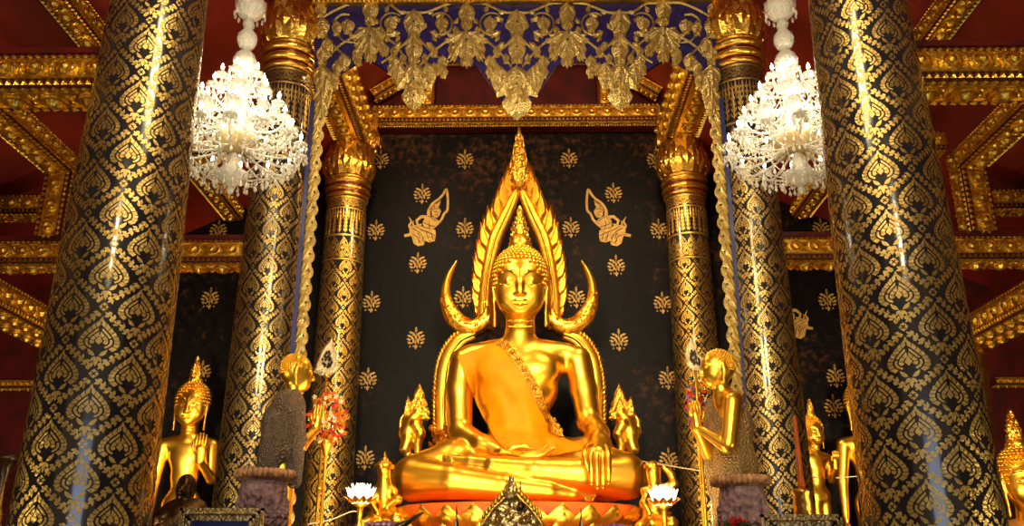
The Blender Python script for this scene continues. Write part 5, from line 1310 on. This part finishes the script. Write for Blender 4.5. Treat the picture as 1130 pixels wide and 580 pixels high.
# white lotus lamps
G['glowpetal'] = mat('glowing_white_petal', (1,.95,.85,1), .4, emit=(1,.84,.6,1), es=2.6)
for px, py, sd_ in ((397.5,556,'left'),(732.5,558,'right')):
    Yp = 8.6; c = P(px, py, Yp); t = thing('lotus_lamp', f'glowing white lotus lamp at the {sd_} end of the throne', 'lamp', (c[0],Yp,0), None)
    for nm, mt, rows in (('lit_petals', G['glowpetal'], ((.02,.19,9,.08),(.05,.19,11,.22),(.075,.165,13,.42))), ('outer_petals', G['halo'], ((.07,.12,12,.95),))):
        m = MB()
        for r, L_, n, tl in rows:
            for i in range(n):
                a0 = 2*PI*i/n+r*20
                def M(u, v, h, a0=a0, r=r, tl=tl):
                    rr = r+v*math.sin(tl)-h; return (c[0]+rr*math.cos(a0)-u*math.sin(a0), Yp+rr*math.sin(a0)+u*math.cos(a0), c[2]+v*math.cos(tl)+h*.3)
                m.leaf(M, (0,0), PI/2, L_, .034, .012, 0, 7)
        m.build(nm, mt, t)
    m = MB(); m.lathe((c[0],Yp,0), [(.11,0),(.11,.03),(.03,.08),(.02,c[2]-.25),(.04,c[2]-.2),(.02,c[2]-.15),(.03,c[2]-.03),(.08,c[2]),(.02,c[2]+.02)], 16); m.build('stand', G['statue'], t)
# purple flowers, dark rod
G['purple'] = mat('dark_purple_petals', lin(62,34,70), .45, 0, lin(40,22,52), 8.)
for px, py, lab in ((424,573,'dark purple folded petals of an altar flower, left of the shrine'),(677,576,'dark purple folded petals of an altar flower, right of the shrine')):
    c = P(px, py, 7.4); m = MB()
    for i in range(7):
        x = (-3+i)*.045; m.ball((c[0]+x, 7.4+.02*(i % 2), c[2]-.045-.006*abs(i-3)), (.034,.05,.045), 10)
    m.lathe((c[0],7.4,0), [(.12,0),(.12,.03),(.03,.08),(.03,c[2]-.3),(.16,c[2]-.08),(.15,c[2]-.05)], 20, 1)
    tag(m.build('altar_flower', [G['purple'], G['dark']]), lab, 'flowers')
a, b_ = P(436,584,7.1), P(467,565,7.1); m = MB(); m.tube([a-(b_-a)*.9, a, b_], [.045,.035,.008], 10); m.lathe((a[0]-.25,7.1,0), [(.12,0),(.12,.03),(.05,.08),(.05,a[2]-.2),(.09,a[2]-.16),(.09,a[2]-.1)], 16)
tag(m.build('incense_horn', G['dark']), 'dark pointed rod slanting upward at the foot of the throne, left side', 'ornament')
# sacred thread
G['thread'] = mat('white_cotton_thread', lin(225,205,165), .7)
def thread(pts, label):
    m = MB(); m.tube(spl([P(*p) for p in pts], 8), .0055, 6); tag(m.build('sacred_thread', G['thread']), label, 'thread')
thread([(708,508.5,9.9),(735,513,9.2),(760,517,8.7),(790,522,8.1)], 'thin white thread running from the statue knee to the right monk statue')
thread([(888,524,8.8),(915,527,9.6),(948,525,10.4)], 'thin white thread between the two right standing Buddhas')
thread([(340,578,8.2),(365,573,8.4),(388,564,8.6),(398,566,8.6)], 'thin white thread reaching the left lotus lamp')
# seated Buddha at the right edge
t = thing('seated_buddha_statue', 'golden seated Buddha in a pale gold robe cut by the right edge of the picture', 'statue', P(1131, 590, 8.6)*V3(1,1,0)); Ye = 8.6; k = (562-508)*sc(540, Ye)/66; c = P(1131, 536, Ye); m = MB()
U = k*66; b = Body(c+V3(-1.5*U,-1.1*U,-3.4*U), c+V3(1.5*U,.8*U,-.3*U), .014); L = lambda x, y, z: c+V3(x*U, y*U, z*U)
b.ell(L(0,.1,-1.4), (.6*U,.36*U,.8*U), .1); b.chain([L(-.6,.1,-.95),L(.6,.1,-.95)], [.22*U,.22*U], .08); b.ell(L(0,0,-2.6), (1.1*U,.6*U,.3*U), .1)
for q in (-1,1): b.chain([L(q*.75,.1,-1.0),L(q*.9,.05,-1.8),L(q*.4,-.5,-2.3)], [.2*U,.17*U,.12*U], .06); b.chain([L(q*.3,.1,-2.5),L(q*1.15,-.1,-2.65),L(q*-.2,-.6,-2.6)], [.34*U,.3*U,.16*U], .08)
b.mesh(m); head_sdf(c, k, .0085, neck=374, nr=.16).mesh(m); m.build('body', G['statue'], t)
for nm, q in zip(('curled_hair','crown_knob','flame_finial'), head_hair(c, k, 1.3, 6)): q.build(nm, G['statue'] if nm != 'flame_finial' else G['statue_orn'], t)
b = Body(c+V3(-1.5*U,-1.1*U,-3.0*U), c+V3(1.5*U,.8*U,-.5*U), .015); b.ell(L(-.05,.08,-1.5), (.68*U,.44*U,.85*U), .1); b.chain([L(-.75,.1,-1.0),L(-.92,.05,-1.8)], [.26*U,.23*U], .08); b.chain([L(-.3,.1,-.9),L(-.7,.1,-1.0)], [.24*U,.26*U], .08)
m = MB(); b.mesh(m); m.build('robe', mat('pale_gold_robe', lin(215,165,80), .35, .6, lin(190,130,60), 5., .3, 30.), t)
m = MB(); zb_ = c[2]-2.9*U; m.lathe((c[0],Ye,0), [(1.4*U,0),(1.4*U,.1),(1.1*U,.2),(1.1*U,zb_-.2),(1.35*U,zb_-.1),(1.3*U,zb_+.05),(.01,zb_+.05)], 28); m.build('pedestal', G['statue_orn'], t)
# small gilded shrine roof at the left edge
c = P(8, 502, 9.5); m = MB()
m.lathe((c[0],9.5,0), [(.1,0),(.1,.1),(.03,.2),(.03,c[2]-.35),(.06,c[2]-.14),(.10,c[2]-.06),(.12,c[2]-.05),(.12,c[2]),(.06,c[2]+.01)], 16)
tag(m.build('offering_stand', G['dark']), 'dark offering stand glimpsed at the far left edge', 'stand')
# lotus bud corbels where the altar beam meets the rear capitals
for s in (-1, 1):
    c = P(412 if s < 0 else 732, 160, 11.55); m = MB(); m.lathe(c, [(.01,-.09),(.06,-.05),(.10,.02),(.11,.09),(.08,.17),(.05,.22)], 16)
    for i in range(10):
        a0 = i*2*PI/10
        def M(u, v, h, a0=a0): rr = .10+.03*v+h; return (c[0]+rr*math.cos(a0)-u*math.sin(a0), c[1]+rr*math.sin(a0)+u*math.cos(a0), c[2]+v)
        m.leaf(M, (0,-.04), PI/2, .16, .035, .015, 0, 5)
    m.box((c[0]-.05,c[1]-.05,c[2]+.18),(c[0]+.05,c[1]+.05,7.8))
    tag(m.build('lotus_bud_corbel', G['capital']), f'small gold lotus bud hanging at the {sd[s]} end of the altar beam', 'ornament')
# ============================================================ camera, light
cd = bpy.data.cameras.new('camera'); cam = bpy.data.objects.new('camera', cd); COL.objects.link(cam)
cd.sensor_fit = 'HORIZONTAL'; cd.sensor_width = 36; cd.lens = 36*F/1130
cam.location = CAM
Rm = Matrix(((RGT[0],UPV[0],-FWD[0]),(RGT[1],UPV[1],-FWD[1]),(RGT[2],UPV[2],-FWD[2])))
cam.rotation_euler = Rm.to_euler(); cd.clip_start = .05
scn.camera = cam
w = bpy.data.worlds.new('hall_ambient'); scn.world = w; w.use_nodes = True
bg = w.node_tree.nodes['Background']; bg.inputs['Color'].default_value = (.95,.66,.36,1); bg.inputs['Strength'].default_value = .33
def area(name, loc, target, size, power, col, sy=None, spread=180):
    l = bpy.data.lights.new(name, 'AREA'); l.spread = math.radians(spread); l.shape = 'RECTANGLE'; l.size = size; l.size_y = sy or size; l.energy = power; l.color = col
    o = bpy.data.objects.new(name, l); COL.objects.link(o); o.location = loc
    d = Vector(target)-Vector(loc); o.rotation_euler = d.to_track_quat('-Z','Y').to_euler(); return o
WARM = (1,.72,.36)
area('statue_fill_left', (-1.5,8.6,7.5), (0,10.6,3.9), .6, 95, WARM)  # added pair, unseen behind the valance, for broad highlights on the gold statue
area('statue_fill_right', (1.5,8.6,7.5), (0,10.6,3.9), .6, 95, WARM)
area('face_fill', (-1.2,-1.0,5.6), (0,10.4,3.4), .7, 42, (1,.78,.45), spread=40)  # added unseen frontal pair, gives the statue's face better reflections
area('face_fill', (1.2,-1.0,5.6), (0,10.4,3.4), .7, 42, (1,.78,.45), spread=40)
area('aisle_front_fill', (-3.3,5.9,2.6), (-4.25,11,3.3), .4, 26, (1,.75,.4), spread=60)  # added unseen pair, brightens the standing statues in the aisles from the front
area('aisle_front_fill', (3.4,6.2,2.6), (4.3,11,3.1), .4, 26, (1,.75,.4), spread=60)
area('low_front_fill', (-.9,7.4,1.7), (0,10.6,4.3), 1.0, 45, WARM)  # added unseen low pair, lifts the dark reflections in the statue's gold
area('low_front_fill', (1.0,7.4,1.7), (0,10.6,4.3), 1.0, 45, WARM)
area('side_statue_fill', (-4.0,9.6,2.0), (-4.6,11.5,3.4), .4, 22, (1,.7,.3))  # added unseen pair close to the side statues, more light for the aisles
area('side_statue_fill', (4.0,9.6,2.0), (4.6,11.5,3.4), .4, 16, (1,.7,.3))
area('nave_fill', (0,2.0,6.6), (0,8,5.5), 1.2, 150, (1,.84,.5))  # added unseen fill, brightens the valance and the middle capitals
area('doorway_daylight', (0.5,-5.5,2.4), (0,6,2.5), 4.0, 150, (.62,.74,1), 3.0)
area('aisle_beam_fill', (-5.6,3.5,1.2), (-4.2,7,5.5), .8, 95, (1,.84,.42))  # added unseen pair aimed upward, brightens aisle beams and red ceiling
area('aisle_beam_fill', (5.6,3.5,1.2), (4.2,7,5.5), .8, 95, (1,.84,.42))
vs = scn.view_settings; vs.view_transform = 'Standard'; vs.look = 'None'; vs.gamma = 1; vs.use_curve_mapping = False; vs.exposure = 0
